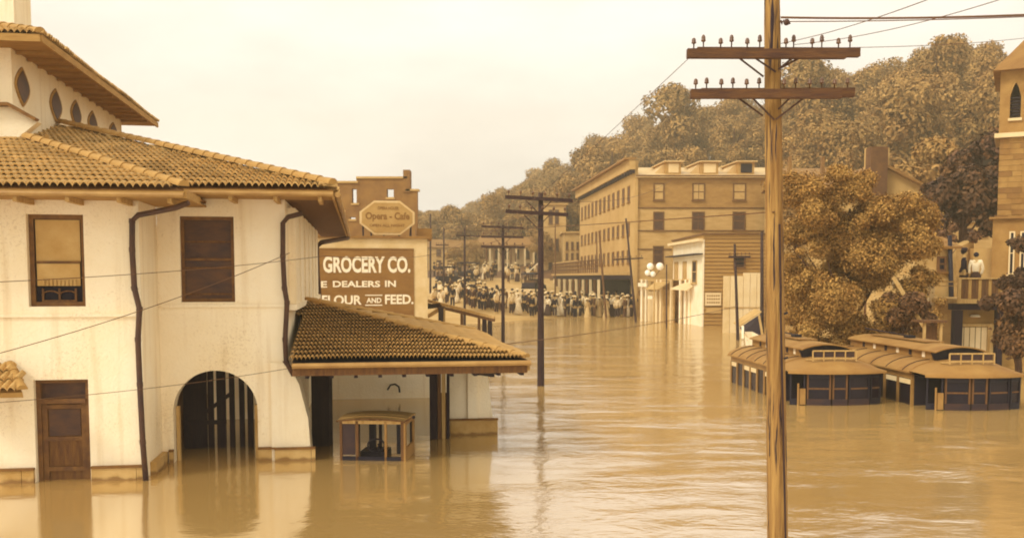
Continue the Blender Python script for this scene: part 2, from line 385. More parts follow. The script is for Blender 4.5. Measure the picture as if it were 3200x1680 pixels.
def terrain():
    xs = np.linspace(-150, 190, 120); ys = np.concatenate([np.linspace(4, 60, 8), np.linspace(62, 200, 90), np.linspace(205, 344, 18)])
    v = [(x, y, ground(x, y) + (.5 * math.sin(x * .3 + y * .2) if ground(x, y) > 4 else 0)) for y in ys for x in xs]
    nx = len(xs); fs = [[j * nx + i, j * nx + i + 1, (j + 1) * nx + i + 1, (j + 1) * nx + i] for j in range(len(ys) - 1) for i in range(nx - 1)]
    lo = MB(); lo.v = [Vector(p) for p in v]; lo.f = [q for q in fs if max(v[k][2] for k in q) <= 3.2]; lo.build('street', M['street'], kind='structure', smooth=True)
    hi = MB(); hi.v = [Vector(p) for p in v]; hi.f = [q for q in fs if max(v[k][2] for k in q) > 3.2]; hi.build('hillside', M['earth'], kind='structure', smooth=True)
terrain()
hm = bpy.data.materials.new('haze_air'); hm.use_nodes = True; hm.node_tree.nodes.remove(hm.node_tree.nodes['Principled BSDF'])
pv = hm.node_tree.nodes.new('ShaderNodeVolumePrincipled'); pv.inputs['Density'].default_value = .0020; pv.inputs['Color'].default_value = (1, .85, .55, 1); pv.inputs['Anisotropy'].default_value = .3
hm.node_tree.links.new(pv.outputs[0], hm.node_tree.nodes['Material Output'].inputs['Volume'])
MB().bx(None, -300, 300, -60, 350, -3.2, 60).build('haze', hm, kind='stuff')

# ------------------------------------------------------------------ the station
O = W(455, 1495); S = Frame(O, (.9879, .1548))
station = thing('station_building', 'white stucco railway station with tiled hip roofs standing in the flood at left', 'building', O)
ZA, ZB = 4.43, 4.58
bB = 1.32
# wall of the left wing
w0, w1 = S.front(80, 668), S.front(268, 957); d0, d1 = S.front(104, 1187), S.front(285, 1505)
winA = (w0[0], w1[0], w1[1], w0[1]); dorA = (d0[0], d1[0], -1.2, d0[1])
mb = MB(); wallrect(mb, S, -6, 0, -1.5, ZA, 0, .3, [winA, dorA]); mb.bx(S, -.3, 0, .3, 1.32, -1.5, ZA); mb.build('wall', M['stucco'], station)
# wall of the main range with the arch
w0, w1 = S.front(560, 675, bB), S.front(735, 943, bB); winB = (w0[0], w1[0], w1[1], w0[1])
A0, A1, AT = S.front(545, 1440, bB)[0], S.front(808, 1440, bB)[0], S.front(675, 1157, bB)[1]
rad = (A1 - A0) / 2; spring = AT - rad
mb = MB(); wallrect(mb, S, .003, 2.13, -1.5, ZB, bB, bB + .35, [winB, (A0, A1, -1.5, AT)])
cx = (A0 + A1) / 2; n = 14
for sgn in (-1, 1):
    arc = [(cx + sgn * rad * math.cos(t * math.pi / 2 / n), spring + rad * math.sin(t * math.pi / 2 / n)) for t in range(n + 1)]
    for (p, q) in zip(arc, arc[1:]):
        quad = [S(p[0], bB, p[1]), S(q[0], bB, q[1]), S(q[0], bB, AT + .001), S(p[0], bB, AT + .001)]
        if sgn == 1: quad = quad[::-1]
        mb.prism(quad, S.r * .35)
mb.build('wall', M['stucco'], station)
# flared buttress at the right corner
bt0, bt1, bt2 = S.front(905, 1135, bB - .05), S.front(935, 1200, bB - .05), S.front(968, 1410, bB - .05)
mb = MB()
prof_ = [(1.85, -1.5), (2.55, -1.5), (bt2[0] + .02, bt2[1]), ((bt1[0] + bt2[0]) / 2 + .06, (bt1[1] + bt2[1]) / 2), (bt1[0], bt1[1]), (bt0[0] - .02, bt0[1]), (1.85, bt0[1] + .02)]
mb.prism([S(a, bB - .07, z) for a, z in prof_], S.r * .65)
mb.build('buttress', M['stucco'], station)
# side wall with pilasters, long, running away from us
mb = MB(); mb.bx(S, 1.83, 2.127, bB + .353, 2.4, -1.5, ZB); mb.bx(S, 1.83, 2.127, 2.403, 8.0, 1.75, ZB); mb.bx(S, 1.83, 2.127, 8.003, 11.6, -1.5, ZB)  # lower middle stretch left open so porch light reaches the passage
mb.bx(S, -3, 1.827, 11.3, 11.6, -1.5, ZB); mb.build('wall', M['stucco'], station)
for b0 in (1.9, 3.35, 4.95, 6.55, 8.15, 9.75):
    MB().bx(S, 2.13, 2.27, b0, b0 + 1.05, 2.72, ZB - .15).build('pilaster', M['stucco'], station)
MB().bx(S, 2.13, 2.30, bB + .1, 11.6, 2.62, 2.717).build('string_course', M['stucco'], station)
# string courses, plinths with dark caps
MB().bx(S, -6, .02, -.035, -.003, 2.58, 2.63).build('string_course', M['stucco'], station)
MB().bx(S, .05, 2.13, bB - .035, bB - .003, 2.68, 2.73).build('string_course', M['stucco'], station)
def plinth(F, a0, a1, b, zt, skip=None):
    segs = [(a0, a1)] if not skip else [(a0, skip[0]), (skip[1], a1)]
    for s0, s1 in segs:
        x = s0
        while x < s1 - .02:
            e = min(x + rnd.uniform(.55, .8), s1)
            MB().bx(F, x + .004, e - .004, b - .07, b - .003, -1.4, zt).build('plinth_stone', M['plinth'], station); x = e
        MB().bx(F, s0, s1, b - .095, b - .002, zt + .003, zt + .035).build('plinth_cap', M['trimdark'], station)
plinth(S, -6, .02, 0, .20, (dorA[0] - .02, dorA[1] + .02))
plinth(S, .12, 1.9, bB, .20, (A0, A1)); plinth(S, 1.9, 2.6, bB - .08, .20)
SR = Frame(S(0, 0, 0), S.r, -S.u)          # return wall between wing and main range
MB().bx(S, .003, .1, .35, bB, -1.4, .2).build('plinth_stone', M['plinth'], station)
# windows and door
b_ = .14
a0, a1, z0, z1 = winA
win = window(S, station, a0, a1, z0, z1, b_, .07, sash=False, pane='dark', sill=False, label='sash window with drawn blind and raised lower sash')
zm = S.front(170, 815)[1]; zl = S.front(170, 893)[1]
MB().bx(S, a0 + .09, a1 - .09, b_ - .005, b_ + .02, zm, z1 - .08).build('blind', M['shade'], win)
MB().bx(S, a0 + .09, a1 - .09, b_ - .03, b_ + .025, zm - .035, zm).build('sash', M['frame'], win)
MB().bx(S, a0 + .10, a1 - .10, b_ - .025, b_ - .005, zl, zm - .04).build('blind', M['shade'], win)
g = MB()
for x in (a0 + .16, (a0 + a1) / 2 - .015, a1 - .19): g.bx(S, x, x + .03, b_ - .02, b_, z0 + .08, zl - .04)
g.bx(S, a0 + .16, a1 - .16, b_ - .022, b_ - .002, z0 + .075, z0 + .1)
for s_ in (0, 1):
    c = a0 + .16 + (a1 - a0 - .32) * (.25 + .5 * s_); r_ = (a1 - a0 - .32) * .25
    g.tube([S(c + r_ * math.cos(t), b_ - .01, z0 + .17 + .07 * math.sin(t)) for t in [math.pi * k / 8 for k in range(9)]], .012, 5)
g.build('scroll_grille', M['wood_mid'], win)
g = MB()
for k in range(9): g.lathe(S(a0 + .2 + k * .058, b_ - .06, zl), [(.012, 0), (.022, .03), (.01, .06 + .05 * rnd.random()), (.004, .1 + .04 * rnd.random())], 6)
g.build('window_sill_bottle', M['shade'], win, kind='stuff')
a0, a1, z0, z1 = winB
win = window(S, station, a0, a1, z0, z1, bB + .1, .06, sash=True, pane='glassdull', sill=False, label='dark screened sash window above the arch')
for k in range(3): MB().bx(S, a0 + .06, a1 - .06, bB + .095, bB + .105, z0 + .12 + k * .45, z0 + .15 + k * .45).build('screen_rail', M['wood_mid'], win)
a0, a1, _, z1 = dorA; zt = S.front(190, 1262)[1]
dr = MB(); dr.bx(S, a0, a0 + .07, .1, .2, -1.2, z1); dr.bx(S, a1 - .07, a1, .1, .2, -1.2, z1); dr.bx(S, a0 + .07, a1 - .07, .1, .2, z1 - .06, z1); dr.bx(S, a0 + .07, a1 - .07, .08, .2, zt, zt + .07)
dr = dr.build('door', M['frame'], station, label='brown panelled door under a transom light, half under water')
MB().bx(S, a0 + .07, a1 - .07, .165, .18, zt + .07, z1 - .06).build('transom_pane', M['glassdull'], dr)
MB().bx(S, a0 + .07, a1 - .07, .16, .19, -1.2, zt).build('door_leaf', M['wood_mid'], dr)
g = MB()
for zz in (zt - .09, .62, .14): g.bx(S, a0 + .07, a1 - .07, .13, .158, zz, zz + .07)
for x in (a0 + .07, a1 - .15): g.bx(S, x, x + .08, .131, .157, -1.1, zt)
g.build('door_rail', M['frame'], dr)
MB().bx(S, a0 + .17, a1 - .17, .148, .156, .70, zt - .1).build('door_pane', M['glassdull'], dr)
# passage behind the arch
mb = MB(); mb.bx(S, .05, 1.83, bB + .35, 8, 1.9, 2.0); mb.bx(S, .0, .1, bB + .353, 4.6, -1.5, 1.9)
mb.build('passage_lining', M['wood_mid'], station)
MB().bx(S, .1, 1.83, 6.4, 6.5, -1.5, 1.9).build('daylight_backing', M['white'], station)  # added white backing, stands in for the daylight seen between the posts
for k, (x, w_) in enumerate([(.12, .42), (.56, .10), (.72, .16), (.95, .09), (1.13, .09), (1.28, .10), (1.46, .07), (1.6, .1)]):
    MB().bx(S, x, x + w_, 2.7, 2.8, -1.5, 1.9).build('passage_post', M['wood_dark'], station)
MB().bar(S(.55, 2.65, .7), S(1.02, 2.65, 1.05), .07).build('passage_brace', M['wood_dark'], station)
MB().bx(S, .12, .9, 2.66, 2.69, .45, .53).build('passage_rail', M['wood_dark'], station)
for a_ in (A0 + .01, A1 - .07): MB().bx(S, a_, a_ + .06, bB + .2, bB + .3, -1, .95).build('arch_jamb_board', M['wood_pale'], station)

# --- tile laying
TILES = []
def tile_mesh(name, w, l, mt, h=.03, lip=.03):
    mb = MB(); n = 12; pts = []
    for i in range(n + 1):
        x = w * i / n; ph = (i / n * 2) % 1.0; z = h * (.15 + abs(math.sin(math.pi * (i / n * 2)))) if i % 6 else 0.
        pts.append((x, z))
    base = 0
    for x, z in pts: mb.v.append(Vector((x, 0, -.012)))
    for x, z in pts: mb.v.append(Vector((x, 0, z + .042)))
    for x, z in pts: mb.v.append(Vector((x, l * 1.04, z - .01)))
    k = n + 1
    for i in range(k): mb.v[i].z = pts[i][1] + lip
    for i in range(n):
        mb.f.append([i, i + 1, k + i + 1, k + i]); mb.f.append([k + i, k + i + 1, 2 * k + i + 1, 2 * k + i])
    me = mb.mesh(name, mt); return me
def inside(p, poly):
    c = False; j = len(poly) - 1
    for i in range(len(poly)):
        (xi, yi), (xj, yj) = poly[i], poly[j]
        if (yi > p[1]) != (yj > p[1]) and p[0] < (xj - xi) * (p[1] - yi) / (yj - yi) + xi: c = not c
        j = i
    return c
def lay(plane_pts, eave0, eave1, tm, w, l, part):
    """tiles over the polygon plane_pts (world); eave0->eave1 is the lower edge"""
    e0, e1 = Vector(eave0), Vector(eave1); U = (e1 - e0).normalized()
    far = max(plane_pts, key=lambda p: abs((Vector(p) - e0 - U * (Vector(p) - e0).dot(U)).length)); V = Vector(far) - e0; V = (V - U * V.dot(U)).normalized()
    N_ = U.cross(V)
    if N_.z < 0: U = -U; N_ = U.cross(V); e0 = e1
    loc2 = [((Vector(p) - e0).dot(U), (Vector(p) - e0).dot(V)) for p in plane_pts]
    umin, umax = min(p[0] for p in loc2), max(p[0] for p in loc2); vmax = max(p[1] for p in loc2)
    rot = Matrix((U, V, N_)).transposed().to_4x4()
    j = 0
    while j * l < vmax:
        x = umin
        while x < umax:
            c = (x + w / 2, max(.001, j * l + l * .35))
            if inside(c, loc2):
                p = e0 + U * x + V * (j * l - .03 + (rnd.uniform(-.03, .01) if rnd.random() < .06 else rnd.uniform(-.006, .006))) + N_ * (.02 + rnd.uniform(-.004, .004) + .012 * math.sin(x * 1.3 + j * .4))
                TILES.append(((p - Vector((0, 0, H))).length / w, p, rot @ Matrix.Rotation(rnd.gauss(0, .012), 4, 'Z'), tm, part))
            x += w
        j += 1
def slab(pts, t=.05):
    n = (Vector(pts[1]) - Vector(pts[0])).cross(Vector(pts[2]) - Vector(pts[0])).normalized()
    if n.z < 0: n = -n
    return MB().prism([Vector(p) - n * t for p in pts], n * (t - .004))
def hip(p, q, r, mt, part, step=.31):
    p, q = Vector(p), Vector(q); L = (q - p).length; d = (q - p) / L; n = int(L / step)
    sd_ = d.cross(Vector((0, 0, 1))).normalized(); up = sd_.cross(d).normalized()
    mb = MB(); K = 8
    for (t, rr) in ((0, r * 1.13), (step * 1.1, r * .9)):
        for k in range(K + 1):
            a = math.pi * k / K; mb.v.append(Vector((math.cos(a) * rr, t, math.sin(a) * rr * .95)))
    for k in range(K): mb.f.append([k, k + 1, K + 1 + k + 1, K + 1 + k])
    mb.f.append(list(range(K + 1))[::-1])
    for k in range(K + 1): mb.v.append(Vector((math.cos(math.pi * k / K) * r * .85, 0.0, math.sin(math.pi * k / K) * r * .8)))
    me = mb.mesh('ridge_tile', mt, smooth=False); rot = Matrix((sd_, d, up)).transposed().to_4x4()
    for k in range(n + 1):
        if k * step > L - step * .5: break
        inst('ridge_tile', me, part, mx=Matrix.Translation(p + d * (k * step) - ORG[part.name] - up * .01) @ rot @ Matrix.Rotation(rnd.uniform(-.03, .03), 4, 'Y'))
TM_main = tile_mesh('roof_tile', .21, .27, M['tile'], .055, .012)
TM_porch = tile_mesh('porch_tile', .136, .275, M['tileporch'], .05)
# wing roof (A): hip corner at a=.83,b=-.8
sA = .335; EA = (.83, -.8); tA = 3.3
pA = lambda a, b, z=None: S(a, b, ZA + .06 + sA * (b + .8) if z is None else z)
topA = pA(EA[0] - tA, -.8 + tA)
plA = [pA(-6.5, -.8), pA(*EA), topA, pA(-6.5, -.8 + tA)]
roofA = slab(plA).build('roof', M['under'], station, label='tiled hip roof of the left wing')
sideA = [pA(*EA), S(EA[0], 6, ZA + .06), S(EA[0] - tA, 6, ZA + .06 + sA * tA), topA]
slab(sideA).build('roof_plane', M['under'], roofA)
lay(plA, pA(-6.5, -.8), pA(*EA), TM_main, .21, .27, roofA)
hip(pA(*EA) + Vector((0, 0, .07)), topA + Vector((0, 0, .1)), .088, M['ridge'], roofA)
# main roof (B)
sB = .295; EB = (2.98, .5); tB = 6.5
pB = lambda a, b: S(a, b, ZB + .06 + sB * (b - .5))
topB = pB(EB[0] - tB, .5 + tB)
L1 = pB(-4.35, 3.4)
plB = [pB(-1.2, .5), pB(*EB), topB, pB(-4.3, 4.7), pB(-4.3, .5)]
roofB = slab(plB).build('roof', M['under'], station, label='long tiled hip roof of the main range')
sideB = [pB(*EB), S(EB[0], 17, ZB + .06), S(EB[0] - tB, 17, ZB + .06 + sB * tB), topB]
slab(sideB).build('roof_plane', M['under'], roofB)
lay(plB, pB(-4.3, .5), pB(*EB), TM_main, .21, .27, roofB)
lay(sideB, S(EB[0], 17, ZB + .06), pB(*EB), TM_main, .21, .27, roofB)
hip(pB(*EB) + Vector((0, 0, .10)), topB + Vector((0, 0, .13)), .095, M['ridge'], roofB)
# eaves: soffits, fascia, gutters, rafter tails
def eave(a0, a1, b, zr, depth, pts=None):
    MB().bx(S, a0, a1, b + .02, b + depth, zr - .05, zr - .02).build('soffit', M['soffit'], station)
    MB().bx(S, a0, a1, b - .02, b + .017, zr - .06, zr + .04).build('fascia', M['fascia'], station)
    MB().tube([S(a0, b - .07, zr - .02), S(a1, b - .07, zr - .02)], .038, 8).build('gutter', M['gutter'], station)
    x = a1 - .25
    while x > a0:
        MB().bx(S, x, x + .06, b + .03, b + depth, zr - .13, zr - .053).build('rafter_tail', M['wood_pale'], station)
        x -= .72
eave(-6, .83, -.8, ZA, .8); eave(.6, 2.98, .5, ZB, .82)
MB().bx(S, 2.13, 2.96, 1.325, 17, ZB - .05, ZB - .02).build('soffit', M['wood_mid'], station)
MB().bx(S, 2.963, 3.0, .54, 17, ZB - .09, ZB + .04).build('fascia', M['fascia'], station)
MB().tube([S(3.05, .5, ZB - .02), S(3.05, 17, ZB - .02)], .048, 8).build('gutter', M['gutter'], station)
MB().bx(S, .83, .866, -.8, .5, ZA - .06, ZA + .06).build('fascia', M['fascia'], station)
MB().bx(S, .003, .83, .003, 1.3, ZA - .05, ZA - .02).build('soffit', M['soffit'], station)
# stucco gable parapet behind the wing roof
gz = [S.front(px, py, 3.3) for px, py in ((-260, 332), (32, 332), (118, 380), (48, 438), (48, 520), (-260, 520))]
MB().prism([S(a, 3.3, z) for a, z in gz], S.r * .25).build('parapet', M['stucco'], station)
mb = MB(); p_ = [S(a, 3.25, z + .02) for a, z in gz[:3]]; mb.bar(p_[0], p_[1], .2, .06); mb.bar(p_[1], p_[2], .2, .06); mb.build('coping', M['trimdark'], station)
gz = S.front(145, 430, 3.6); MB().tube([S(gz[0], 3.6, gz[1] - .7), S(gz[0], 3.6, gz[1] + .05)], .05, 8).build('vent_pipe', M['ridge'], station)
gz = S.front(350, 480, 3.2); MB().tube([S(gz[0], 3.2, gz[1] - .6), S(gz[0], 3.2, gz[1] + .2)], .015, 6).build('vent_pipe', M['ridge'], station)
# upper block with pointed oval windows
TA, TZ = -3.0, 7.48
mb = MB(); mb.bx(S, -9, TA, 3.7, 12.1, 4.2, TZ); mb.build('upper_wall', M['stucco'], station)
mb = MB(); mb.bx(S, -9.7, TA + .74, 2.95, 13.0, TZ - .02, TZ + .02); mb.build('soffit', M['soffit'], station, label='broad soffit of the upper roof')
for i, (px, py, hh) in enumerate([(67, 272, 50), (172, 330, 43), (235, 358, 37), (287, 387, 33), (352, 412, 24)]):
    b1, z1 = S.side(px, py, TA); b2, z2 = S.side(px, py - hh, TA); hz = z2 - z1; wz = .33
    for nm, k, mt, out in (('window', 1.22, 'fascia', .03), ('pane', 1., 'glassdull', .04)):
        pts = []
        for t in range(20):
            q_ = (t - (0 if t < 10 else 10)) / 5 - 1; sg_ = 1 if t < 10 else -1; pts.append(S(TA + .002, b1 + sg_ * wz * k * (1 - abs(q_) ** 1.7), z1 + sg_ * hz * k * q_))
        o = MB().prism(pts, S.u * out)
        if nm == 'window': wobj = o.build('window', M[mt], station, label='pointed oval window high in the upper wall')
        else: o.build(nm, M[mt], wobj)
g = MB(); g.bx(S, -9.72, TA + .76, 2.9, 2.947, TZ - .06, TZ + .07); g.bx(S, TA + .742, TA + .79, 2.947, 13.0, TZ - .06, TZ + .07); g.build('fascia', M['fascia'], station)
tz = TZ + .05; c4 = [S(TA + .76, 2.93, tz), S(TA + .76, 13, tz), S(-9.7, 13, tz), S(-9.7, 2.93, tz)]
rA, rB = S(-6.0, 6.5, tz + 1.15), S(-6.0, 9.6, tz + 1.15)
roofC = slab([c4[0], c4[1], rB, rA]).build('roof', M['under'], station, label='tiled hip roof of the upper block')
slab([c4[3], c4[0], rA]).build('roof_plane', M['under'], roofC); slab([c4[1], c4[2], rB]).build('roof_plane', M['under'], roofC); slab([c4[2], c4[3], rA, rB]).build('roof_plane', M['under'], roofC)
lay([c4[0], c4[1], rB, rA], c4[0], c4[1], TM_main, .21, .27, roofC); lay([c4[3], c4[0], rA], c4[3], c4[0], TM_main, .21, .27, roofC)
hip(c4[0] + Vector((0, 0, .06)), rA + Vector((0, 0, .06)), .1, M['ridge'], roofC)
for t in range(14): MB().bx(S, TA + .02, TA + .7, 3.9 + t * .62, 3.97 + t * .62, TZ - .08, TZ - .022).build('rafter_tail', M['soffit'], station)
c0, c1 = at(-45, 118, 22.5), at(46, 118, 22.5)
mb = MB(); mb.bx(None, c0.x, c1.x, 22.5, 23.3, c0.z - .6, zat(-60, 22.5)); mb.build('chimney', M['stucco'], station)
# downpipes
def pipe(pxs, b, r, F=S):
    pts = [F(*(lambda q: (q[0], bb, q[1]))(F.front(x, y, bb))) for (x, y), bb in zip(pxs, b)]
    dp = MB().tube(pts, r, 10).build('downpipe', M['pipe'], station, smooth=True)
    for p_, q_ in zip(pts[3:], pts[4:]):
        d_ = (q_ - p_).normalized(); MB().tube([p_ - d_ * .035, p_ + d_ * .035], r * 1.14, 10).build('pipe_collar', M['pipe'], dp)
pipe([(588, 634), (545, 650), (432, 672), (413, 690), (413, 780), (420, 900), (436, 965), (431, 1060), (437, 1200), (446, 1380), (456, 1500)], [-.6, -.45, -.14] + [-.12] * 8, .044)
pipe([(940, 668), (900, 678), (884, 697), (884, 800), (889, 900), (897, 945), (891, 1060), (894, 1130), (918, 1172)], [1.0, bB - .1] + [bB - .1] * 7, .043)
pA_, pB_ = S.side(1080, 745, 3.0), S.side(1005, 757, 2.35)
pts = [S(3.0, 16.5, ZB - .1)] + [S(*(lambda q: (q[0], 12.2, q[1]))(S.front(x, y, 12.2))) for x, y in ((1005, 757), (990, 772), (992, 850), (998, 930))]
MB().tube(pts, .07, 8).build('downpipe', M['pipe'], station, smooth=True)

# ---- carriage porch, part of the station
ZP = 1.75
PA0, PA1, PB0, PB1 = 2.29, 6.2, .25, 8.9
apex = S(2.16, 5.1, 2.64)
fl, fr_, br, bl = S(PA0, PB0 + .05, ZP), S(PA1, PB0, ZP), S(PA1 + .1, PB1, ZP), S(2.16, PB1, ZP)
up = Vector((0, 0, .05))
roofP = slab([fl + up, fr_ + up, apex + up]).build('porch_roof', M['dark'], station, label='low tiled roof of the carriage porch')  # slab painted near black so the gaps between tiles look shaded
slab([fr_ + up, br + up, apex + up]).build('roof_plane', M['under'], roofP); slab([br + up, bl + up, apex + up]).build('roof_plane', M['under'], roofP)
MB().face([fl, fr_, br, bl]).build('porch_ceiling', M['wood_dark'], station)
lay([fl + up, fr_ + up, apex + up], fl + up, fr_ + up, TM_porch, .136, .275, roofP)
TM_side = tile_mesh('porch_tile', .27, .34, M['ridge'], .02)
lay([fr_ + up, br + up, apex + up], fr_ + up, br + up, TM_side, .27, .34, roofP)
hip(fr_ + up * 1.9, apex + up * 2.2, .07, M['ridge'], roofP, .33); hip(br + up * 1.9, apex + up * 2.2, .07, M['ridge'], roofP, .33)
g = MB(); g.bx(S, PA0, PA1, PB0 - .04, PB0 - .003, ZP - .17, ZP + .02); g.build('porch_fascia', M['wood_mid'], station)  # front board toned darker to carry the shading under the eave
MB().tube([S(PA0, PB0 - .085, ZP + .0), S(PA1 + .05, PB0 - .085, ZP + .0)], .045, 8).build('gutter', M['gutter'], station)
MB().bx(S, PA1 + .003, PA1 + .05, PB0, PB1, ZP - .14, ZP + .03).build('porch_fascia', M['fascia'], station)
for k in range(10): MB().bx(S, PA0 + .2 + k * .4, PA0 + .26 + k * .4, PB0 + .02, PB0 + .4, ZP - .22, ZP - .14).build('rafter_tail', M['wood_dark'], station)
# posts, end pier and back wall
def pxpost(px0, px1, py, nm, mt, dep=.3, ztop=ZP - .02, zbot=-1.5):
    p, q = W(px0, py), W(px1, py)
    Fp = Frame((p.x, p.y, 0), (q.x - p.x, q.y - p.y)); return MB().bx(Fp, 0, (q - p).length, 0, dep, zbot, ztop).build(nm, M[mt], station)
pxpost(975, 1030, 1393, 'porch_post', 'wood_dark', .35)
pxpost(1343, 1366, 1372, 'porch_post', 'wood_dark', .3)
pxpost(1368, 1378, 1371, 'timber_upright', 'wood_mid', .1); pxpost(1381, 1392, 1370, 'timber_upright', 'wood_pale', .1); pxpost(1396, 1404, 1370, 'timber_upright', 'wood_dark', .1)
p, q = W(1368, 1371), W(1404, 1369); Fp = Frame((p.x, p.y, 0), (q.x - p.x, q.y - p.y)); MB().bx(Fp, 0, .22, .12, .17, -1.5, .9).build('timber_panel', M['wood_mid'], station)
p, q = W(1406, 1358), W(1545, 1355); PF = Frame((p.x, p.y, 0), (q.x - p.x, q.y - p.y)); PW = (q - p).length
zt_ = PF.front(1520, 1165, 0)
MB().prism([PF(0, 0, -1.5), PF(PW + .1, 0, -1.5), PF(PW, 0, .1), PF(PW - .07, 0, .6), PF(PW - .14, 0, zt_[1]), PF(0, 0, zt_[1] + .3), ], PF.r * .9).build('porch_pier', M['stucco'], station)
MB().bx(PF, 0, PW * .62, -.10, -.003, -1.4, .30).build('plinth_stone', M['plinth'], station); MB().bx(PF, PW * .62 + .003, PW + .06, -.06, -.003, -1.4, .30).build('plinth_stone', M['plinth'], station)
MB().bx(PF, -.01, PW + .07, -.12, -.001, .303, .335).build('plinth_cap', M['trimdark'], station)
MB().bx(PF, .36, PW * .62, -.05, -.003, .34, 1.65).build('pier_panel', M['stucco'], station)
MB().bx(S, 2.14, 6.3, 9.6, 9.9, -1.5, 1.3).build('porch_back_wall', M['stucco'], station)
MB().bx(S, 2.13, 2.45, 2.6, 2.9, -1.4, .28).build('plinth_stone', M['plinth'], station)
# bracket and gutter pipe at the right end
e = S(PA1, PB0, ZP)
q0, q1, q2 = at(1622, 1142, 16.6), at(1500, 1164, 18.3), at(1465, 1137, 18.6)
MB().tube([q0 + Vector((0, 0, .02)), q0 + Vector((-.05, .1, -.05)), q1], .045, 8).build('downpipe', M['pipe'], station, smooth=True)
MB().bar(q1, q2, .1).build('eave_bracket', M['wood_dark'], station); MB().bar(q1 + Vector((.02, 0, 0)), at(1440, 1135, 18.6), .1).build('eave_bracket', M['wood_dark'], station)
MB().bar(q1, at(1540, 1170, 18.6), .09).build('eave_bracket', M['wood_dark'], station)
# curved iron piece on the porch back wall
lb, lz = S.front(1225, 1213, 9.5)
MB().tube([S(lb - .12, 9.45, lz - .03), S(lb - .04, 9.45, lz + .1), S(lb + .08, 9.45, lz + .12), S(lb + .18, 9.45, lz + .05), S(lb + .2, 9.45, lz - .1)], .025, 6).build('curved_iron', M['black'], station)
# small tiled canopy poking in at the far left
c_ = [at(-220, 1190, 13.6), at(78, 1196, 13.6), at(60, 1175, 14.6), at(-220, 1120, 14.6)]
c_ = [S(S.front(-220, 1222, -.75)[0], -.75, 1.5), S(S.front(70, 1222, -.75)[0], -.75, 1.5), S(S.front(30, 1180, -.02)[0], -.02, 1.84), S(S.front(-220, 1150, -.02)[0], -.02, 1.84)]
rC2 = slab(c_, .09).build('door_canopy', M['fascia'], station); lay(c_, c_[0], c_[1], TM_main, .21, .27, rC2)
hip(c_[1] + up, c_[2] + up, .07, M['ridge'], rC2, .28)
# put the tiles down: the 300 that show largest singly, the rest joined
TILES.sort(key=lambda t: t[0])
for dist, p, rot, tm, part in TILES[:300]:
    inst('roof_tile', tm, part, mx=Matrix.Translation(p - ORG[part.name]) @ rot)
rest = {}
for dist, p, rot, tm, part in TILES[300:]: rest.setdefault(part.name, []).append((p, rot, tm, part))
for lst in rest.values():
    vs, fs = [], []; part = lst[0][3]; off = ORG[part.name]
    for p, rot, tm, _ in lst:
        mxx = np.array(Matrix.Translation(p - off) @ rot); co = np.empty(len(tm.vertices) * 3); tm.vertices.foreach_get('co', co); co = co.reshape(-1, 3)
        n0 = len(vs); vs += (co @ mxx[:3, :3].T + mxx[:3, 3]).tolist(); fs += [[n0 + k for k in pl.vertices] for pl in tm.polygons]
    me = bpy.data.meshes.new('roof_tiles'); me.from_pydata(vs, [], fs); me.materials.append(lst[0][2].materials[0]); me.update()
    o = bpy.data.objects.new('roof_tiles', me); link(o, part); o['kind'] = 'stuff'; ORG[o.name] = off

# ------------------------------------------------------------------ motor car drowned under the porch
p, q = W(1062, 1437), W(1262, 1440); CF = Frame((p.x, p.y, 0), (q.x - p.x, q.y - p.y)); cw = (q - p).length
carr = thing('motor_car', 'old motor car drowned to its windows under the station porch', 'car', CF(0, 0, 0))
zr = CF.front(1160, 1306)[1]
mb = MB(); q_ = [(t / 10, .045 * (1 - (2 * t / 10 - 1) ** 2)) for t in range(11)]
for k in range(5):      # crowned roof in five lengthwise bows
    b0_, b1_ = -.05 + k * .2, -.05 + (k + 1) * .2 - .002; rise = .035 * math.sin((k + .5) / 5 * math.pi)
    mb.prism([CF(-.04 + (cw + .08) * t, b0_, zr - .05 + z_ + rise) for t, z_ in q_] + [CF(-.04 + (cw + .08) * t, b0_, zr - .075 + z_ + rise) for t, z_ in reversed(q_)], CF.r * (b1_ - b0_))
mb.build('roof', M['signtan'], carr)
MB().tube([CF(-.04 + (cw + .08) * t, -.055, zr - .06 + z_ + .01) for t, z_ in q_], .014, 6).build('roof_bead', M['wood_mid'], carr)
for x, w_, m_ in ((0, .045, 'wood_mid'), (cw * .25, .05, 'wood_mid'), (cw * .70, .04, 'trampale'), (cw - .05, .05, 'wood_mid')):
    MB().bx(CF, x, x + w_, 0, .05, -.4, zr - .05).build('pillar', M[m_], carr)
for x in (.1, cw * .45, cw - .05): MB().bx(CF, x, x + .05, .85, .9, -.4, zr - .05).build('pillar', M['wood_dark'], carr)
MB().bx(CF, .048, cw - .053, .0, .045, -.4, .07).build('body', M['tramdark'], carr); sd_ = MB(); sd_.bx(CF, cw, cw + .03, 0, .9, -.4, .22); sd_.bx(CF, cw, cw + .03, 0, .12, .223, zr - .08); sd_.bx(CF, cw, cw + .03, .8, .9, .223, zr - .08); sd_.bx(CF, cw, cw + .03, .123, .797, zr - .13, zr - .08); sd_.build('body_side', M['trampale'], carr)
MB().bx(CF, .05, cw * .24, .01, .03, .1, zr - .08).build('window_curtain', M['trampanel'], carr)
MB().bx(CF, cw * .27, cw * .68, .25, .7, -.4, .12).build('seat', M['black'], carr)
MB().bx(CF, cw * .36, cw * .46, .5, .6, .1, zr - .1).build('seat_back', M['black'], carr)
MB().bx(CF, .048, cw - .05, .0, .03, zr - .1, zr - .04).build('header_rail', M['wood_pale'], carr)
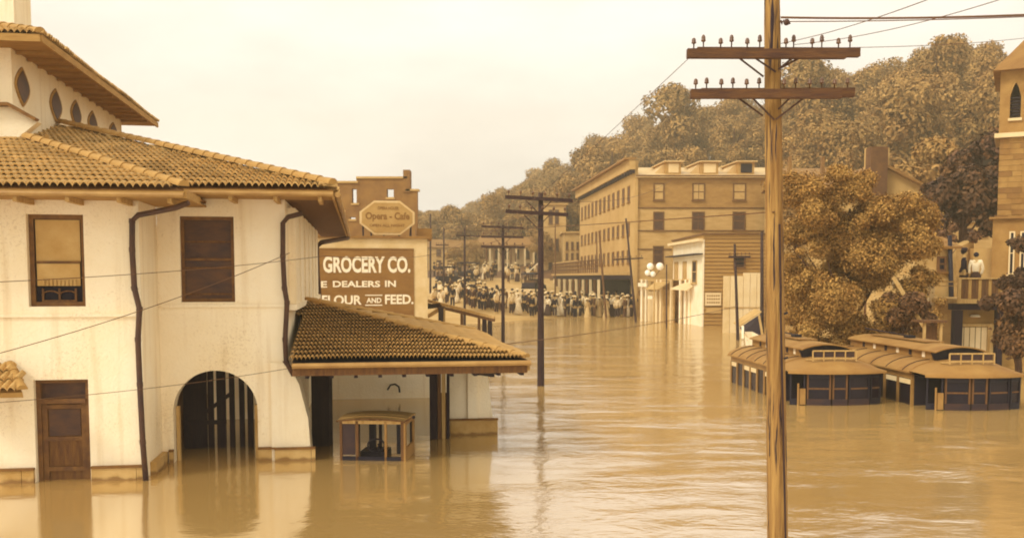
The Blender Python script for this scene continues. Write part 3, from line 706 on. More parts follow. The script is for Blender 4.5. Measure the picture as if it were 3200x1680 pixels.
MB().tube([CF(cw * .54 + .15 * math.cos(t), .16, .25 + .11 * math.sin(t)) for t in [2 * math.pi * k / 16 for k in range(17)]], .017, 6).build('steering_wheel', M['black'], carr)
MB().bar(CF(cw * .57, .17, .27), CF(cw * .55, .32, -.1), .025).build('steering_column', M['black'], carr)
for x in (cw * .82,): MB().bx(CF, x, x + .06, .4, .46, .05, zr - .08).build('pillar', M['black'], carr)
MB().tube([CF(cw + .02, -.05, zr - .05), CF(cw + .16, -.02, zr + .03)], .015, 6).build('lamp_stay', M['wood_mid'], carr)
MB().ball(CF(cw + .18, -.02, zr + .03), .03).build('side_lamp', M['black'], carr)
# ------------------------------------------------------------------ poles
def far_pole(px, py, pytop, r, arms, label, mt='poledark', pxtop=None, dbl=False, group='utility poles along the flooded street', Y=None, ext=0):
    b = W(px, py); Yb = b.y
    t = at(pxtop if pxtop is not None else px, pytop, Yb)
    root = thing('utility_pole', label, 'utility pole', b, group)
    MB().tube([b + (b - t).normalized() * 1.6, b, (b + t) / 2, t], [r * 1.08, r, r * .85, r * .7], 10).build('pole', M[mt], root, smooth=True)
    for (x0, ya, x1, yb) in arms:
        p, q = at(x0, ya, Yb - .12), at(x1, yb, Yb - .12 + ext)
        MB().bar(p, q, .09, .1).build('crossarm', M['poledark'], root)
        n = 6
        for k in range(n):
            if k in (2, 3) and n > 4: pass
            c = p + (q - p) * ((k + .3) / (n - .4)) + Vector((0, 0, .05))
            MB().lathe(c, [(.012, 0), (.014, .06), (.035, .08), (.04, .12), (.02, .16)], 6).build('insulator', M['insul'], root)
        if len(arms) and x1 - x0 > 100:
            m_ = (p + q) / 2
            for s_ in (-1, 1): MB().bar(m_ + Vector((s_ * .38, 0, -.05)), m_ + Vector((0, 0, -.42)), .025).build('brace', M['poledark'], root)
    return root
far_pole(1690, 1205, 603, .105, [(1578, 615, 1790, 627), (1580, 660, 1776, 671)], 'dark pole with two crossarms rising from the water right of the porch')
far_pole(1572, 1075, 703, .09, [(1504, 707, 1636, 712), (1504, 739, 1636, 741), (1504, 770, 1640, 772)], 'dark pole with three crossarms left of the tallest dark pole')
far_pole(1452, 1017, 712, .085, [(1425, 735, 1500, 738)], 'slim pole in the shallow water beyond the timber ramp')
far_pole(1387, 975, 712, .10, [(1362, 765, 1402, 766)], 'slim pole second from the end of the grocery wall', Y=90)
far_pole(1345, 968, 668, .11, [], 'tall bare pole just right of the grocery wall')
far_pole(1987, 1006, 682, .09, [(1917, 811, 2010, 806)], 'thin leaning pole with one dark crossarm before the brick hotel', pxtop=1956)
far_pole(1894, 993, 722, .10, [], 'leaning bare pole in front of the gallery', pxtop=1872, mt='wood_mid')
far_pole(2306, 1062, 762, .085, [(2277, 802, 2345, 802)], 'dark pole with short arm before the white board wall', pxtop=2296)
far_pole(2083, 1025, 826, .05, [], 'thin iron post standing in the water beside the globe lamps')
far_pole(2381, 1050, 724, .11, [], 'dark pole close behind the big near pole')
far_pole(1865, 985, 726, .075, [], 'thin bare pole at the left end of the gallery', mt='wood_mid')
far_pole(1735, 975, 700, .075, [], 'thin bare pole in the crowd left of the gallery', mt='wood_mid')
for i, (x, y, t_) in enumerate([(1520, 930, 770), (1545, 930, 775), (1597, 915, 775), (1612, 915, 790)]):
    b = at(x, y, 112); t = at(x, t_, 112)
    root = thing('utility_pole', ['far pole left of the columned house steps', 'far pole behind the upper onlookers at left', 'far pole beside the pale columns', 'shorter far pole beside the pale columns'][i], 'utility pole', b, 'far poles behind the crowd')
    MB().tube([b, t], .12, 6, .09).build('pole', M['wood_mid'], root)
# the near pole
P0, P1 = at(2430, 1690, 10.7), at(2411, -160, 10.75); up_ = (P1 - P0).normalized()
near = thing('utility_pole', 'big weathered near pole with paired crossarms and glass insulators', 'utility pole', P0 - up_ * 1.5)
mb = MB(); K = 60; ring = []
pts = [P0 - up_ * 1.5 + (P1 - P0 + up_ * 1.5) * k / K for k in range(K + 1)]
rs = [.122 - .040 * k / K + rnd.uniform(-.0018, .0018) for k in range(K + 1)]
mb.tube(pts, rs, 48)
for v in mb.v:   # long drying cracks
    a = math.atan2(v.y - 10.7, v.x - 2.94)
    k = math.sin(a * 9 + v.z * .35) * math.sin(a * 4 + 1 + v.z * .2)
    ctr = P0 + up_ * (v - P0).dot(up_); v[:] = ctr + (v - ctr) * (1 + (-.10 if k > .62 else .014 * k))
mb.build('pole', M['pole'], near, smooth=True)
def near_arm(x0, x1, y, Y, h, y2=None, mt='arm'):
    p, q = at(x0, y, Y), at(x1, y2 or y, Y); MB().bar(p, q, .085, h).build('crossarm', M[mt], near); return p, q
near_arm(2147, 2642, 168, 10.52, .095, 170); near_arm(2178, 2685, 163, 10.92, .095, 165)
near_arm(2158, 2628, 294, 10.52, .095, 294); near_arm(2190, 2668, 291, 10.92, .095, 290)
def insulator(px, py, Y, h=.12):
    c = at(px, py, Y)
    h *= .88; i_ = MB().lathe(c, [(.007, 0), (.008, h * .45), (.023, h * .5), (.027, h * .62), (.020, h * .66), (.024, h * .78), (.016, h), (.005, h * 1.06)], 10).build('insulator', M['insul'], near, smooth=True)
for px in (2168, 2252, 2335, 2456, 2538, 2620): insulator(px, 152, 10.52)
for px in (2198, 2286, 2374, 2480, 2568, 2656): insulator(px, 149, 10.92, .15)
for px in (2174, 2254, 2333, 2450, 2530, 2608): insulator(px, 279, 10.52)
for px in (2208, 2290, 2372, 2486, 2568, 2648): insulator(px, 277, 10.92, .13)
for (x0, y0_, x1, y1_) in [(2310, 182, 2386, 240), (2360, 182, 2424, 225), (2475, 182, 2432, 218), (2497, 182, 2434, 216), (2308, 307, 2384, 362), (2345, 300, 2420, 375), (2468, 307, 2432, 342), (2520, 300, 2424, 374)]:
    MB().bar(at(x0, y0_, 10.56), at(x1, y1_, 10.62), .006, .02).build('brace', M['pipe'], near)
g = MB(); g.tube([at(2440 + k * 4, 64 + (k % 2) * 12, 10.6) for k in range(8)], .012, 6); g.ball(at(2458, 70, 10.6), .035); g.build('cable_clamp', M['pipe'], near)
MB().tube([at(2436, 700, 10.6), at(2440, 1000, 10.6), at(2446, 1250, 10.6), at(2455, 1690, 10.6)], .012, 6).build('conduit', M['poledark'], near)
for yy in (980, 1120): MB().bar(at(2450, yy, 10.6), at(2462, yy - 4, 10.6), .02).build('pole_step', M['black'], near)
# ------------------------------------------------------------------ wires
def wire(p, q, sag, r, label, n=20):
    p, q = Vector(p), Vector(q); root = None
    pts = [p + (q - p) * (k / n) - Vector((0, 0, sag * 4 * (k / n) * (1 - k / n))) for k in range(n + 1)]
    o = MB().tube(pts, r, 4).build('overhead_wire', M['wire']); tag(o, label, 'wire')
wire(at(-80, 884, 11), at(1010, 800, 16.5), .05, .006, 'wire crossing the station front below its upper windows')
wire(at(1010, 800, 16.5), at(1452, 752, 62), .4, .009, 'wire passing over the grocery sign to the far poles')
wire(at(1320, 722, 66), at(2420, 662, 10.6), .1, .009, 'wire running from the far poles to the near pole across the hotel')
wire(at(-80, 1124, 11.5), at(905, 790, 16.2), .1, .006, 'wire slanting up across the left wall to the second downpipe')
wire(at(2150, 185, 10.5), at(1300, 700, 90), 2.2, .0035, 'slack wire falling left from the upper crossarm over the hills')
wire(at(-80, 1262, 12), at(915, 1148, 16), .06, .005, 'low wire crossing the door and the arch')
wire(at(2440, 55, 10.6), at(3400, 38, 10.2), .03, .013, 'thick cable leaving the near pole to the right')
wire(at(2440, 68, 10.6), at(3400, 44, 10.2), .02, .006, 'thin cable just beneath the thick cable')
wire(at(2420, 140, 10.9), at(3050, -60, 7), .05, .004, 'wire climbing right from the top crossarm, upper of two')
wire(at(2480, 140, 10.9), at(3300, -60, 7.5), .08, .004, 'wire climbing right from the top crossarm, lower of two')
wire(at(2490, 150, 10.9), at(3400, 90, 20), .1, .005, 'faint wire over the treetops at right')
wire(at(1490, 1085, 22), at(2306, 955, 48), .15, .012, 'low wire over the water from the porch to the board wall')
wire(at(1345, 705, 98), at(1690, 665, 28.2), .3, .01, 'wire tying the tallest dark pole to the far bare pole')
wire(at(1345, 740, 98), at(1572, 712, 45.7), .4, .012, 'wire from the three-armed pole to the far bare pole')
wire(at(1345, 780, 98), at(1572, 745, 45.7), .4, .012, 'lower wire from the three-armed pole')
wire(at(1690, 625, 28.2), at(2100, 560, 76), .6, .012, 'wire from the tallest dark pole to the hotel roof')
# ------------------------------------------------------------------ grocery store and its roof sign
GF = Frame((at(985, 865, 40).x, 38.5, 0), (.9879, .1548))
gw = GF.front(1336, 865)[0]
def gz_(px, py, b=0.): return GF.front(px, py, b)
zt = gz_(1200, 745)[1]
groc = thing('grocery_store', 'grocery warehouse with a big painted wall sign behind the porch roof', 'building', GF(0, 0, 0))
MB().bx(GF, -4, gw, 0, 9, -1.5, zt).build('wall', M['signborder'], groc)
MB().bx(GF, -4.05, gw + .1, -.12, 9.1, zt + .003, zt + .1).build('coping', M['brick'], groc)
MB().bx(GF, gz_(1308, 700)[0], gw + .3, 1.5, 2.5, zt, gz_(1308, 708)[1]).build('chimney', M['brick'], groc)
pz0, pz1 = gz_(1290, 1060)[1], gz_(1290, 780)[1]; px1 = gz_(1293, 800)[0]
sg = MB().bx(GF, -4, px1, -.03, -.003, pz0, pz1).build('painted_sign', M['signbrown'], groc)
MB().bx(GF, -4, px1, -.05, -.003, pz1 + .003, pz1 + .05).build('sign_molding', M['brick'], sg)
def line(txt, x0, x1, yt, yb, bold, mt='lettering', par=None, F_=None, b=-.034):
    F_ = F_ or GF; a0, z1 = F_.front(x0, yt, b); a1, _ = F_.front(x1, yt, b); z0 = F_.front(x0, yb, b)[1]
    h = z1 - z0; return text_obj(txt, h, F_, a0, z0, b, M[mt], par or sg, a1 - a0, bold * h)
line('GROCERY CO.', 1009, 1282, 800, 852, .035)
line('E', 1003, 1022, 878, 898, .03); line('DEALERS', 1040, 1188, 877, 897, .03); line('IN', 1203, 1237, 876, 896, .03)
line('FLOUR', 1006, 1130, 922, 952, .03); line('AND', 1145, 1192, 930, 946, .03); line('FEED.', 1203, 1292, 920, 950, .03)
line('GRAIN CO.', 1120, 1290, 984, 1012, .03)
for yy in (922, 953):
    a0, z0 = gz_(1141, yy, -.034); a1, _ = gz_(1195, yy, -.034); MB().bx(GF, a0, a1, -.04, -.033, z0 - .02, z0 + .02).build('lettering', M['lettering'], sg)
# octagonal roof sign
osg = thing('roof_sign', 'octagonal cafe sign board standing on the grocery roof', 'sign', GF(2, .6, zt + .1))
def oct_(F_, x0, x1, ya, yb, b, cut=.33):
    a0, z1 = F_.front(x0, ya, b); a1, z0 = F_.front(x1, yb, b); c = (z1 - z0) * cut
    return [F_(a0, b, z0 + c), F_(a0 + c * 1.3, b, z0), F_(a1 - c * 1.3, b, z0), F_(a1, b, z0 + c), F_(a1, b, z1 - c), F_(a1 - c * 1.3, b, z1), F_(a0 + c * 1.3, b, z1), F_(a0, b, z1 - c)]
MB().prism(oct_(GF, 1123, 1296, 626, 734, .6), GF.r * .05).build('board_rim', M['signborder'], osg)
MB().prism(oct_(GF, 1130, 1289, 632, 728, .585), GF.r * .012).build('board', M['signtan'], osg)
line('OPERA HOUSE', 1180, 1245, 645, 655, .02, 'lettertan', osg, b=.58); line('Opera - Cafe', 1142, 1280, 662, 692, .035, 'lettertan', osg, b=.58); line('OPEN ALL NIGHT', 1155, 1265, 699, 708, .02, 'lettertan', osg, b=.58)
for px in (1135, 1160, 1200, 1248, 1284):
    a, z = GF.front(px, 740, .7); MB().bar(GF(a, .68, zt + .1), GF(a, .68, gz_(1200, 700, .68)[1]), .06).build('strut', M['wood_dark'], osg); MB().bar(GF(a, .7, gz_(1200, 700, .7)[1]), GF(a, 1.6, zt + .1), .05).build('strut', M['wood_dark'], osg)
# ruined brick building behind the sign
YB = 58.
BF = Frame((at(1010, 865, YB).x, YB, 0), (1, 0))
bk = thing('brick_building', 'tall brick building with stepped parapet and empty windows behind the cafe sign', 'building', BF(0, 0, 0))
def bz(px, py): return BF.front(px, py)
mb = MB(); a0 = bz(1010, 600)[0]; s1, s2, s3 = bz(1114, 600)[0], bz(1268, 600)[0], bz(1304, 600)[0]
h1 = (bz(1093, 0)[0], bz(1112, 0)[0], bz(0, 634)[1], bz(0, 590)[1]); h2 = (bz(1203, 0)[0], bz(1225, 0)[0], bz(0, 616)[1], bz(0, 590)[1])
h3 = (bz(1085, 0)[0], bz(1103, 0)[0], bz(0, 684)[1], bz(0, 678)[1])
wallrect(mb, BF, a0 - 3, s1, -1, bz(0, 572)[1], 0, .5, [h1, h3]); wallrect(mb, BF, s1, s2, -1, bz(0, 558)[1], 0, .5, [h2]); mb.bx(BF, s2, s3, 0, .5, -1, bz(0, 597)[1]); mb.build('wall', M['brick'], bk)
MB().bx(BF, bz(1256, 0)[0], bz(1277, 0)[0], -.1, .9, bz(0, 600)[1], bz(0, 531)[1]).build('chimney', M['brick'], bk)
mb = MB()
for (u0, u1, yy) in ((a0 - 3, s1, 572), (s1, s2, 558), (s2, s3, 597)): mb.bx(BF, u0, u1 + .1, -.1, .6, bz(0, yy)[1] + .003, bz(0, yy)[1] + .12)
mb.build('coping', M['brickpale'], bk)
for h in (h1, h2, h3):
    mb = MB(); mb.bx(BF, h[0] - .06, h[1] + .06, -.08, .3, h[2] - .12, h[2] - .003); w_ = mb.build('window', M['brickpale'], bk)
    MB().bx(BF, h[0], h[0] + .06, .1, .16, h[2], h[3]).build('frame', M['frame'], w_)
# timber ramp right of the grocery wall
ramp = thing('timber_ramp', 'sagging timber ramp on posts in the water beside the grocery wall', 'ramp', at(1450, 960, 43))
for (a, b, w_, mt) in [((1335, 938, 43), (1545, 992, 41), .09, 'wood_pale'), ((1335, 950, 43), (1545, 1000, 41), .10, 'wood_mid')]:
    MB().bar(at(*a), at(*b), w_, .12).build('rail', M[mt], ramp)
MB().bar(at(1338, 988, 43), at(1390, 955, 42.6), .14).build('brace', M['wood_pale'], ramp)
MB().bar(at(1340, 958, 43), at(1380, 952, 42.6), .18).build('brace', M['wood_dark'], ramp)
for px, m_, w_ in ((1378, 'wood_dark', .22), (1388, 'wood_pale', .1), (1497, 'wood_mid', .12), (1514, 'wood_dark', .2), (1531, 'wood_dark', .2), (1443, 'wood_mid', .12)):
    b = at(px, 1000, 42.4); t = at(px, 950 + (px - 1335) * .255, 42.4); MB().bar((b.x, b.y, -1.5), t, w_).build('post', M[m_], ramp)
for k in range(6): p_ = at(1345 + k * 33, 944 + k * 9, 42.5); MB().bar(p_, p_ + Vector((0, 1.3, .0)), .12, .05).build('plank', M['wood_mid'], ramp)

# ------------------------------------------------------------------ brick hotel
YC = 77.
HC = at(1990, 865, YC); HF = Frame((HC.x, YC, 0), (1, 0), (-.085, .996)); HF.r = Vector((-.085, .996, 0)).normalized()
hz = lambda py: zat(py, YC)
hotel = thing('hotel', 'four storey hotel with dormers, bracketed cornice and shingled upper wall', 'building', HF(0, 0, 0))
WID = at(2490, 865, YC).x - HC.x; DEP = 28
zt = hz(552)
pts = lambda a0, a1, b0, b1, z0, z1: MB().bx(HF, a0, a1, b0, b1, z0, z1)
pts(0, WID, 0, DEP, -1, hz(652)).build('wall', M['siding'], hotel); pts(0, WID, .0, DEP, hz(652), zt).build('upper_wall', M['shingle'], hotel)
MB().bx(HF, -.25, -.003, -.2, DEP, -1, hz(502)).build('street_wall', M['brickpale'], hotel)
MB().bx(HF, -.2, WID + .3, -.4, -.003, hz(553), hz(548)).build('eave_board', M['frame'], hotel)
for yy in (651, 722, 780): MB().bx(HF, .003, WID, -.08, -.003, hz(yy), hz(yy - 3)).build('band_board', M['frame'], hotel)
# clapboards, joined: too fine to pick apart
mb = MB()
zz = 0.
while zz < zt - .1:
    if not any(abs(zz - hz(y)) < .16 for y in (651, 722, 780)): mb.bx(HF, .01, WID, -.03, -.004, zz, zz + .03)
    zz += .3
mb = None   # the far boards are too fine to pick apart: the siding material carries them
e0, e1 = HF(-.2, -.4, zt), HF(WID + .3, -.4, zt); r1, r0 = HF(WID + .3, 7, zt + 1.5), HF(-.2, 7, zt + 1.5)
roofH = slab([e0, e1, r1, r0], .1).build('roof', M['roofpale'], hotel); slab([r0, r1, HF(WID + .3, 14, zt), HF(-.2, 14, zt)], .1).build('roof_plane', M['roofpale'], roofH)
mb = MB(); mb.prism([HF(-.01, 0, zt), HF(-.01, 14, zt), HF(-.01, 7, zt + 1.45)], HF.u * .2); mb.prism([HF(WID, 0, zt), HF(WID, 14, zt), HF(WID, 7, zt + 1.45)], HF.u * -.2); mb.build('gable_wall', M['siding'], hotel)
for i, (x0, x1, pn) in enumerate(((2083, 2130, 'cream'), (2193, 2246, 'cream'), (2308, 2358, 'dark'))):
    a0, a1 = at(x0, 540, YC + 1.5).x - HC.x, at(x1, 540, YC + 1.5).x - HC.x
    zb, zt2 = zat(541, YC + 1.5), zat(508, YC + 1.5)
    d = MB(); d.bx(HF, a0, a1, 1.2, 5.5, zb - .3, zt2); d = d.build('dormer', M['siding_brown'], hotel, label=['left dormer with pale boarded opening', 'middle dormer with pale boarded opening', 'right dormer with a dark open window'][i])
    MB().bx(HF, a0 - .2, a1 + .2, .95, 5.7, zt2 + .003, zt2 + .1).build('dormer_roof', M['roofpale'], d)
    MB().prism([HF(a0 - .9, 1.8, zb - .1), HF(a0, 1.8, zb - .1), HF(a0, 1.8, zt2 - .05)], HF.r * 3).build('dormer_cheek', M['roofpale'], d)
    MB().bx(HF, a0 + .2, a1 - .2, 1.15, 1.197, zb, zt2 - .12).build('dormer_pane', M[pn], d)
rows = ((572, 626), (661, 720), (768, 822))
for j, (ya, yb) in enumerate(rows):
    for i, (x0, x1) in enumerate(((2042, 2076), (2163, 2203), (2290, 2331))):
        if j == 2 and i > 0: continue
        a0, a1 = at(x0, 600, YC).x - HC.x, at(x1, 600, YC).x - HC.x
        window(HF, hotel, a0, a1, hz(yb), hz(ya), -.03, .10, pane='shade' if (j == 0) else 'glassdull', bars=1 if i == 1 else 0)
# street front: cornice with brackets, tall windows (far row ends read as one)
LF = Frame(HF(-.25, 0, 0), -HF.r, HF.u)   # a runs towards the camera, b into the wall
for (ya, yb) in ((573, 626), (690, 732), (778, 822)):
    for k in range(12):
        b0 = 1.6 + k * 2.2
        window(LF, hotel, -b0 - .9, -b0, hz(yb), hz(ya), -.03, .1, pane='glassdull', sill=True, fr='brick')
MB().bx(LF, -DEP, .4, -.5, -.003, hz(531), hz(500)).build('cornice', M['brickpale'], hotel)
MB().bx(LF, -DEP, .5, -.9, -.003, hz(500) + .003, hz(494)).build('cornice_top', M['roofgrey'], hotel)
bm = MB().bx(LF, 0, .35, -.42, -.05, hz(541), hz(531) - .003).mesh('cornice_bracket', M['wood_dark'], ORG[hotel.name])
for k in range(26): inst('cornice_bracket', bm, hotel, loc=-LF.u * (k * 1.06))
# gallery along the street front
gal = thing('street_gallery', 'wooden gallery on posts along the hotel street front above the crowd', 'gallery', LF(-14, -2.4, 0))
zg = 3.35
MB().bx(LF, -30, -.5, -2.8, -.1, zg, zg + .18).build('deck', M['wood_pale'], gal)
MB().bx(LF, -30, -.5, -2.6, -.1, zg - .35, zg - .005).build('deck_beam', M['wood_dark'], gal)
for k in range(15):
    MB().bx(LF, -1.2 - k * 2, -1.0 - k * 2, -2.7, -2.5, -1, zg - .36).build('post', M['cream' if k % 2 == 0 else 'wood_mid'], gal)
for z_ in (.5, .85, 1.2): MB().bx(LF, -30, -.5, -2.78, -2.72, zg + z_, zg + z_ + .08).build('rail', M['wood_mid'], gal)
for k in range(30): MB().bx(LF, -1 - k * .98, -.92 - k * .98, -2.79, -2.70, zg + .18, zg + 1.3).build('baluster', M['wood_mid'], gal)
MB().bx(LF, -29.5, -12, -2.7, -2.6, zg + .25, zg + 1.4).build('hoarding', M['siding'], gal)
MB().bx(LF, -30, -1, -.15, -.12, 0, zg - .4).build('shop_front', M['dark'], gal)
# ------------------------------------------------------------------ generic small buildings
def block(name, label, F, w, d, z0, z1, wall, roof='flat', rmat='roofgrey', rise=1.2, wins=(), cat='building', over=.25, pane='glassdull'):
    root = thing(name, label, cat, F(0, 0, max(z0, 0)))
    MB().bx(F, 0, w, 0, d, z0, z1).build('wall', M[wall], root)
    if roof == 'flat': MB().bx(F, -over, w + over, -over, d + over, z1 + .003, z1 + .18).build('roof', M[rmat], root)
    elif roof == 'gable_side':      # ridge along the width
        e0, e1, r1, r0 = F(-over, -over, z1), F(w + over, -over, z1), F(w + over, d / 2, z1 + rise), F(-over, d / 2, z1 + rise)
        R_ = slab([e0, e1, r1, r0], .1).build('roof', M[rmat], root); slab([r0, r1, F(w + over, d + over, z1), F(-over, d + over, z1)], .1).build('roof_plane', M[rmat], R_)
        mb = MB(); mb.prism([F(0, 0, z1 - .01), F(0, d, z1 - .01), F(0, d / 2, z1 + rise - .15)], F.u * .15); mb.prism([F(w - .15, 0, z1 - .01), F(w - .15, d, z1 - .01), F(w - .15, d / 2, z1 + rise - .15)], F.u * .15); mb.build('gable', M[wall], root)
    elif roof == 'gable_front':
        e0, e1, r1, r0 = F(-over, -over, z1 - .1), F(-over, d + over, z1 - .1), F(w / 2, d + over, z1 + rise), F(w / 2, -over, z1 + rise)
        R_ = slab([e0, e1, r1, r0], .14).build('roof', M[rmat], root); slab([r0, r1, F(w + over, d + over, z1 - .1), F(w + over, -over, z1 - .1)], .14).build('roof_plane', M[rmat], R_)
        MB().prism([F(0, 0, z1 - .01), F(w, 0, z1 - .01), F(w / 2, 0, z1 + rise - .15)], F.r * .2).build('gable', M[wall], root)
    for (a0, a1, zz0, zz1) in wins: window(F, root, a0, a1, zz0, zz1, -.03, .09, pane=pane)
    return root
def bfr(px0, px1, Y, slope=0.):
    p = at(px0, 865, Y); q = at(px1, 865, Y + slope); return Frame((p.x, p.y, 0), (q.x - p.x, q.y - p.y)), math.hypot(q.x - p.x, q.y - p.y)
# far houses between grocery and hotel
F_, w_ = bfr(1338, 1500, 140); z = lambda y, Y: zat(y, Y)
b1 = block('town_house', 'long pale boarded house at the foot of the hill beyond the bare poles', F_, w_, 8, 1, z(772, 140), 'siding', 'gable_side', 'roofgrey', 1.3,
           [(1.2 + k * 1.6, 1.9 + k * 1.6, z(y1, 140), z(y0_, 140)) for k in range(4) for (y0_, y1) in ((778, 800), (812, 836))])
F_, w_ = bfr(1500, 1668, 125)
b2 = block('town_house', 'pale house with tall columns behind the upper onlookers', F_, w_, 7, 1.5, z(765, 125), 'cream', 'gable_side', 'roofgrey', 1.2,
           [(k * 1.35 + .5, k * 1.35 + 1.05, z(y1, 125), z(y0_, 125)) for k in range(5) for (y0_, y1) in ((780, 808), (825, 862))])
for k in range(7): MB().bx(F_, k * 1.12 + .1, k * 1.12 + .32, -1.5, -1.25, 1.9, z(775, 125)).build('column', M['cream'], b2)
MB().bx(F_, -.1, w_, -1.6, -.03, z(775, 125) + .003, z(768, 125)).build('porch_roof', M['roofgrey'], b2)
F_, w_ = bfr(1700, 1768, 118)
b3 = block('town_house', 'narrow three storey house with paired white windows left of the hotel', F_, w_, 9, 1, z(640, 118), 'siding', 'flat', 'brickpale', 1,
           [(k * .75 + .55, k * .75 + 1.05, z(y1, 118), z(y0_, 118)) for k in range(2) for (y0_, y1) in ((655, 700), (745, 785), (820, 850))])
F_, w_ = bfr(1762, 1838, 112)
b4 = block('town_house', 'low long shop house joining the hotel at left', F_, w_, 9, 1, z(728, 112), 'siding', 'flat', 'brickpale', 1,
           [(k * .62 + .2, k * .62 + .5, z(y1, 112), z(y0_, 112)) for k in range(4) for (y0_, y1) in ((755, 780), (790, 812))])
# embankment wall behind the crowd
F_, w_ = bfr(1478, 1668, 92)
emb = MB().bx(F_, 0, w_, 0, .6, .2, z(903, 92)).build('embankment_wall', M['cream']); tag(emb, 'pale embankment wall behind the crowd at the flood edge', 'wall')
F_, w_ = bfr(1345, 1400, 104); emb = MB().bx(F_, 0, w_, 0, .6, .4, z(888, 104)).build('board_fence', M['cream']); tag(emb, 'pale fence stretch left of the waiting motor cars', 'fence')
MB_ = MB().bar(at(1640, 858, 100), at(1690, 815, 100), .35, .1).build('stair_rail', M['white']); tag(MB_, 'white slanting stair rail above the onlookers', 'rail')
# false-front shop with its brown side wall
YS = 62.
p, q = at(2197, 865, YS), at(2392, 865, YS); SF = Frame((p.x, p.y, 0), (1, 0)); sw = q.x - p.x
sz = lambda y: zat(y, YS)
shop = thing('corner_shop', 'long brown boarded shop with a tall white false front', 'building', SF(0, 0, 0))
MB().bx(SF, 0, sw, 0, 12, -1.5, sz(733)).build('wall', M['siding_brown'], shop)
MB().bx(SF, -.1, sw + .1, -.15, 12, sz(733) + .003, sz(728)).build('roof', M['frame'], shop)
mb = MB(); zz = .1
while zz < sz(736): mb.bx(SF, .05, sw, -.035, -.003, zz, zz + .03); zz += .24
mb.build('clapboard_edges', M['frame'], shop, kind='stuff')
QF = Frame(SF(-.06, 0, 0), (at(2197, 865, YS) - at(2103, 865, 71)).normalized()[:2]); QF.o = Vector(SF(-.06, -.05, 0))
fd = (at(2103, 865, 71) - QF.o); fd.z = 0; flen = fd.length; FF = Frame(QF.o, (-fd.x, -fd.y))
MB().bx(FF, -flen, 0, -.0, .12, -1.5, sz(748)).build('false_front', M['white'], shop, label='white painted false front')
MB().bx(FF, -flen - .4, .1, -.35, -.003, sz(754), sz(745)).build('cornice', M['cream'], shop)
MB().bx(FF, -flen - .5, .1, -.5, -.003, sz(795), sz(791)).build('shelf_cornice', M['wood_dark'], shop)
for x0, x1, m_ in ((-flen * .93, -flen * .80, 'siding'), (-flen * .62, -flen * .5, 'wood_pale'), (-flen * .3, -flen * .16, 'glass')):
    window(FF, shop, x0, x1, sz(885), sz(812), -.03, .08, pane=m_ if m_ == 'glass' else 'shade', fr='wood_pale')
a0, a1 = SF.front(2292, 800)[0], SF.front(2330, 800)[0]
window(SF, shop, a0, a1, sz(838), sz(800), -.03, .1, pane='dark', sash=False)
MB().bx(SF, a0 - .1, a1 + .2, -.35, -.05, sz(799), sz(796)).build('window_hood', M['wood_pale'], shop)
# low awning roof and white shop window pieces left of the false front
p, q = at(1993, 865, 70), at(2195, 865, 64); AF = Frame((p.x, p.y, 0), (q.x - p.x, q.y - p.y)); aw = (q - p).length
az = lambda y: zat(y, 67)
awn = thing('arcade_shop', 'low shop arcade with white posts and awnings left of the white false front', 'building', AF(0, 0, 0))
MB().bx(AF, 0, aw, 1.2, 4, -1.5, az(880)).build('wall', M['siding_brown'], awn)
MB().bx(AF, 0, aw * .97, .1, 4, az(876), az(872)).build('roof', M['siding'], awn)
for x in (.05, .12, .3, .36, .52, .66, .74, .80, .88, .97): MB().bx(AF, aw * x, aw * x + .16, 0, .16, -1.5, az(873)).build('post', M['white' if x > .6 or x < .2 else 'cream'], awn)
MB().prism([AF(aw * .68, -.9, az(903)), AF(aw * .93, -.9, az(906)), AF(aw * .93, .1, az(884)), AF(aw * .74, .1, az(884))], Vector((0, 0, .06))).build('awning', M['cream'], awn)
MB().prism([AF(aw * .28, -.8, az(905)), AF(aw * .5, -.8, az(905)), AF(aw * .5, .1, az(882)), AF(aw * .28, .1, az(882))], Vector((0, 0, .06))).build('awning', M['siding'], awn)
MB().bx(AF, aw * .28, aw * .5, .5, .6, -.2, az(905)).build('window_board', M['siding'], awn)
MB().bx(AF, aw * .75, aw * .97, .3, .4, -.5, az(912)).build('door_leaf', M['white'], awn)
MB().bx(AF, 0.1, aw * .25, .6, .7, -.5, az(912)).build('shutter', M['cream'], awn)
for (x0, x1, ya, yb) in ((.06, .2, 884, 896), (.22, .3, 925, 935)): MB().bx(AF, aw * x0, aw * x1, -.3, -.2, az(yb), az(ya)).build('sign_board', M['white'], awn)
# posters on the brown wall
pos = thing('poster_board', 'pale poster board fixed low on the brown shop wall', 'sign', SF(.3, -.1, sz(960)))
a0, a1 = SF.front(2203, 940)[0], SF.front(2252, 940)[0]
MB().bx(SF, a0, a1, -.12, -.04, sz(954), sz(914)).build('board', M['cream'], pos)
for k, yy in enumerate((921, 931, 942)):
    g = MB()
    for j in range(6):
        aa = a0 + .1 + j * .145; g.bx(SF, aa, aa + .09, -.13, -.122, sz(yy + 5), sz(yy))
    g.build('print', M['lettertan'], pos)
MB().bx(SF, a0 + .05, a1, -.12, -.04, sz(978), sz(961)).build('lower_board', M['siding'], pos)
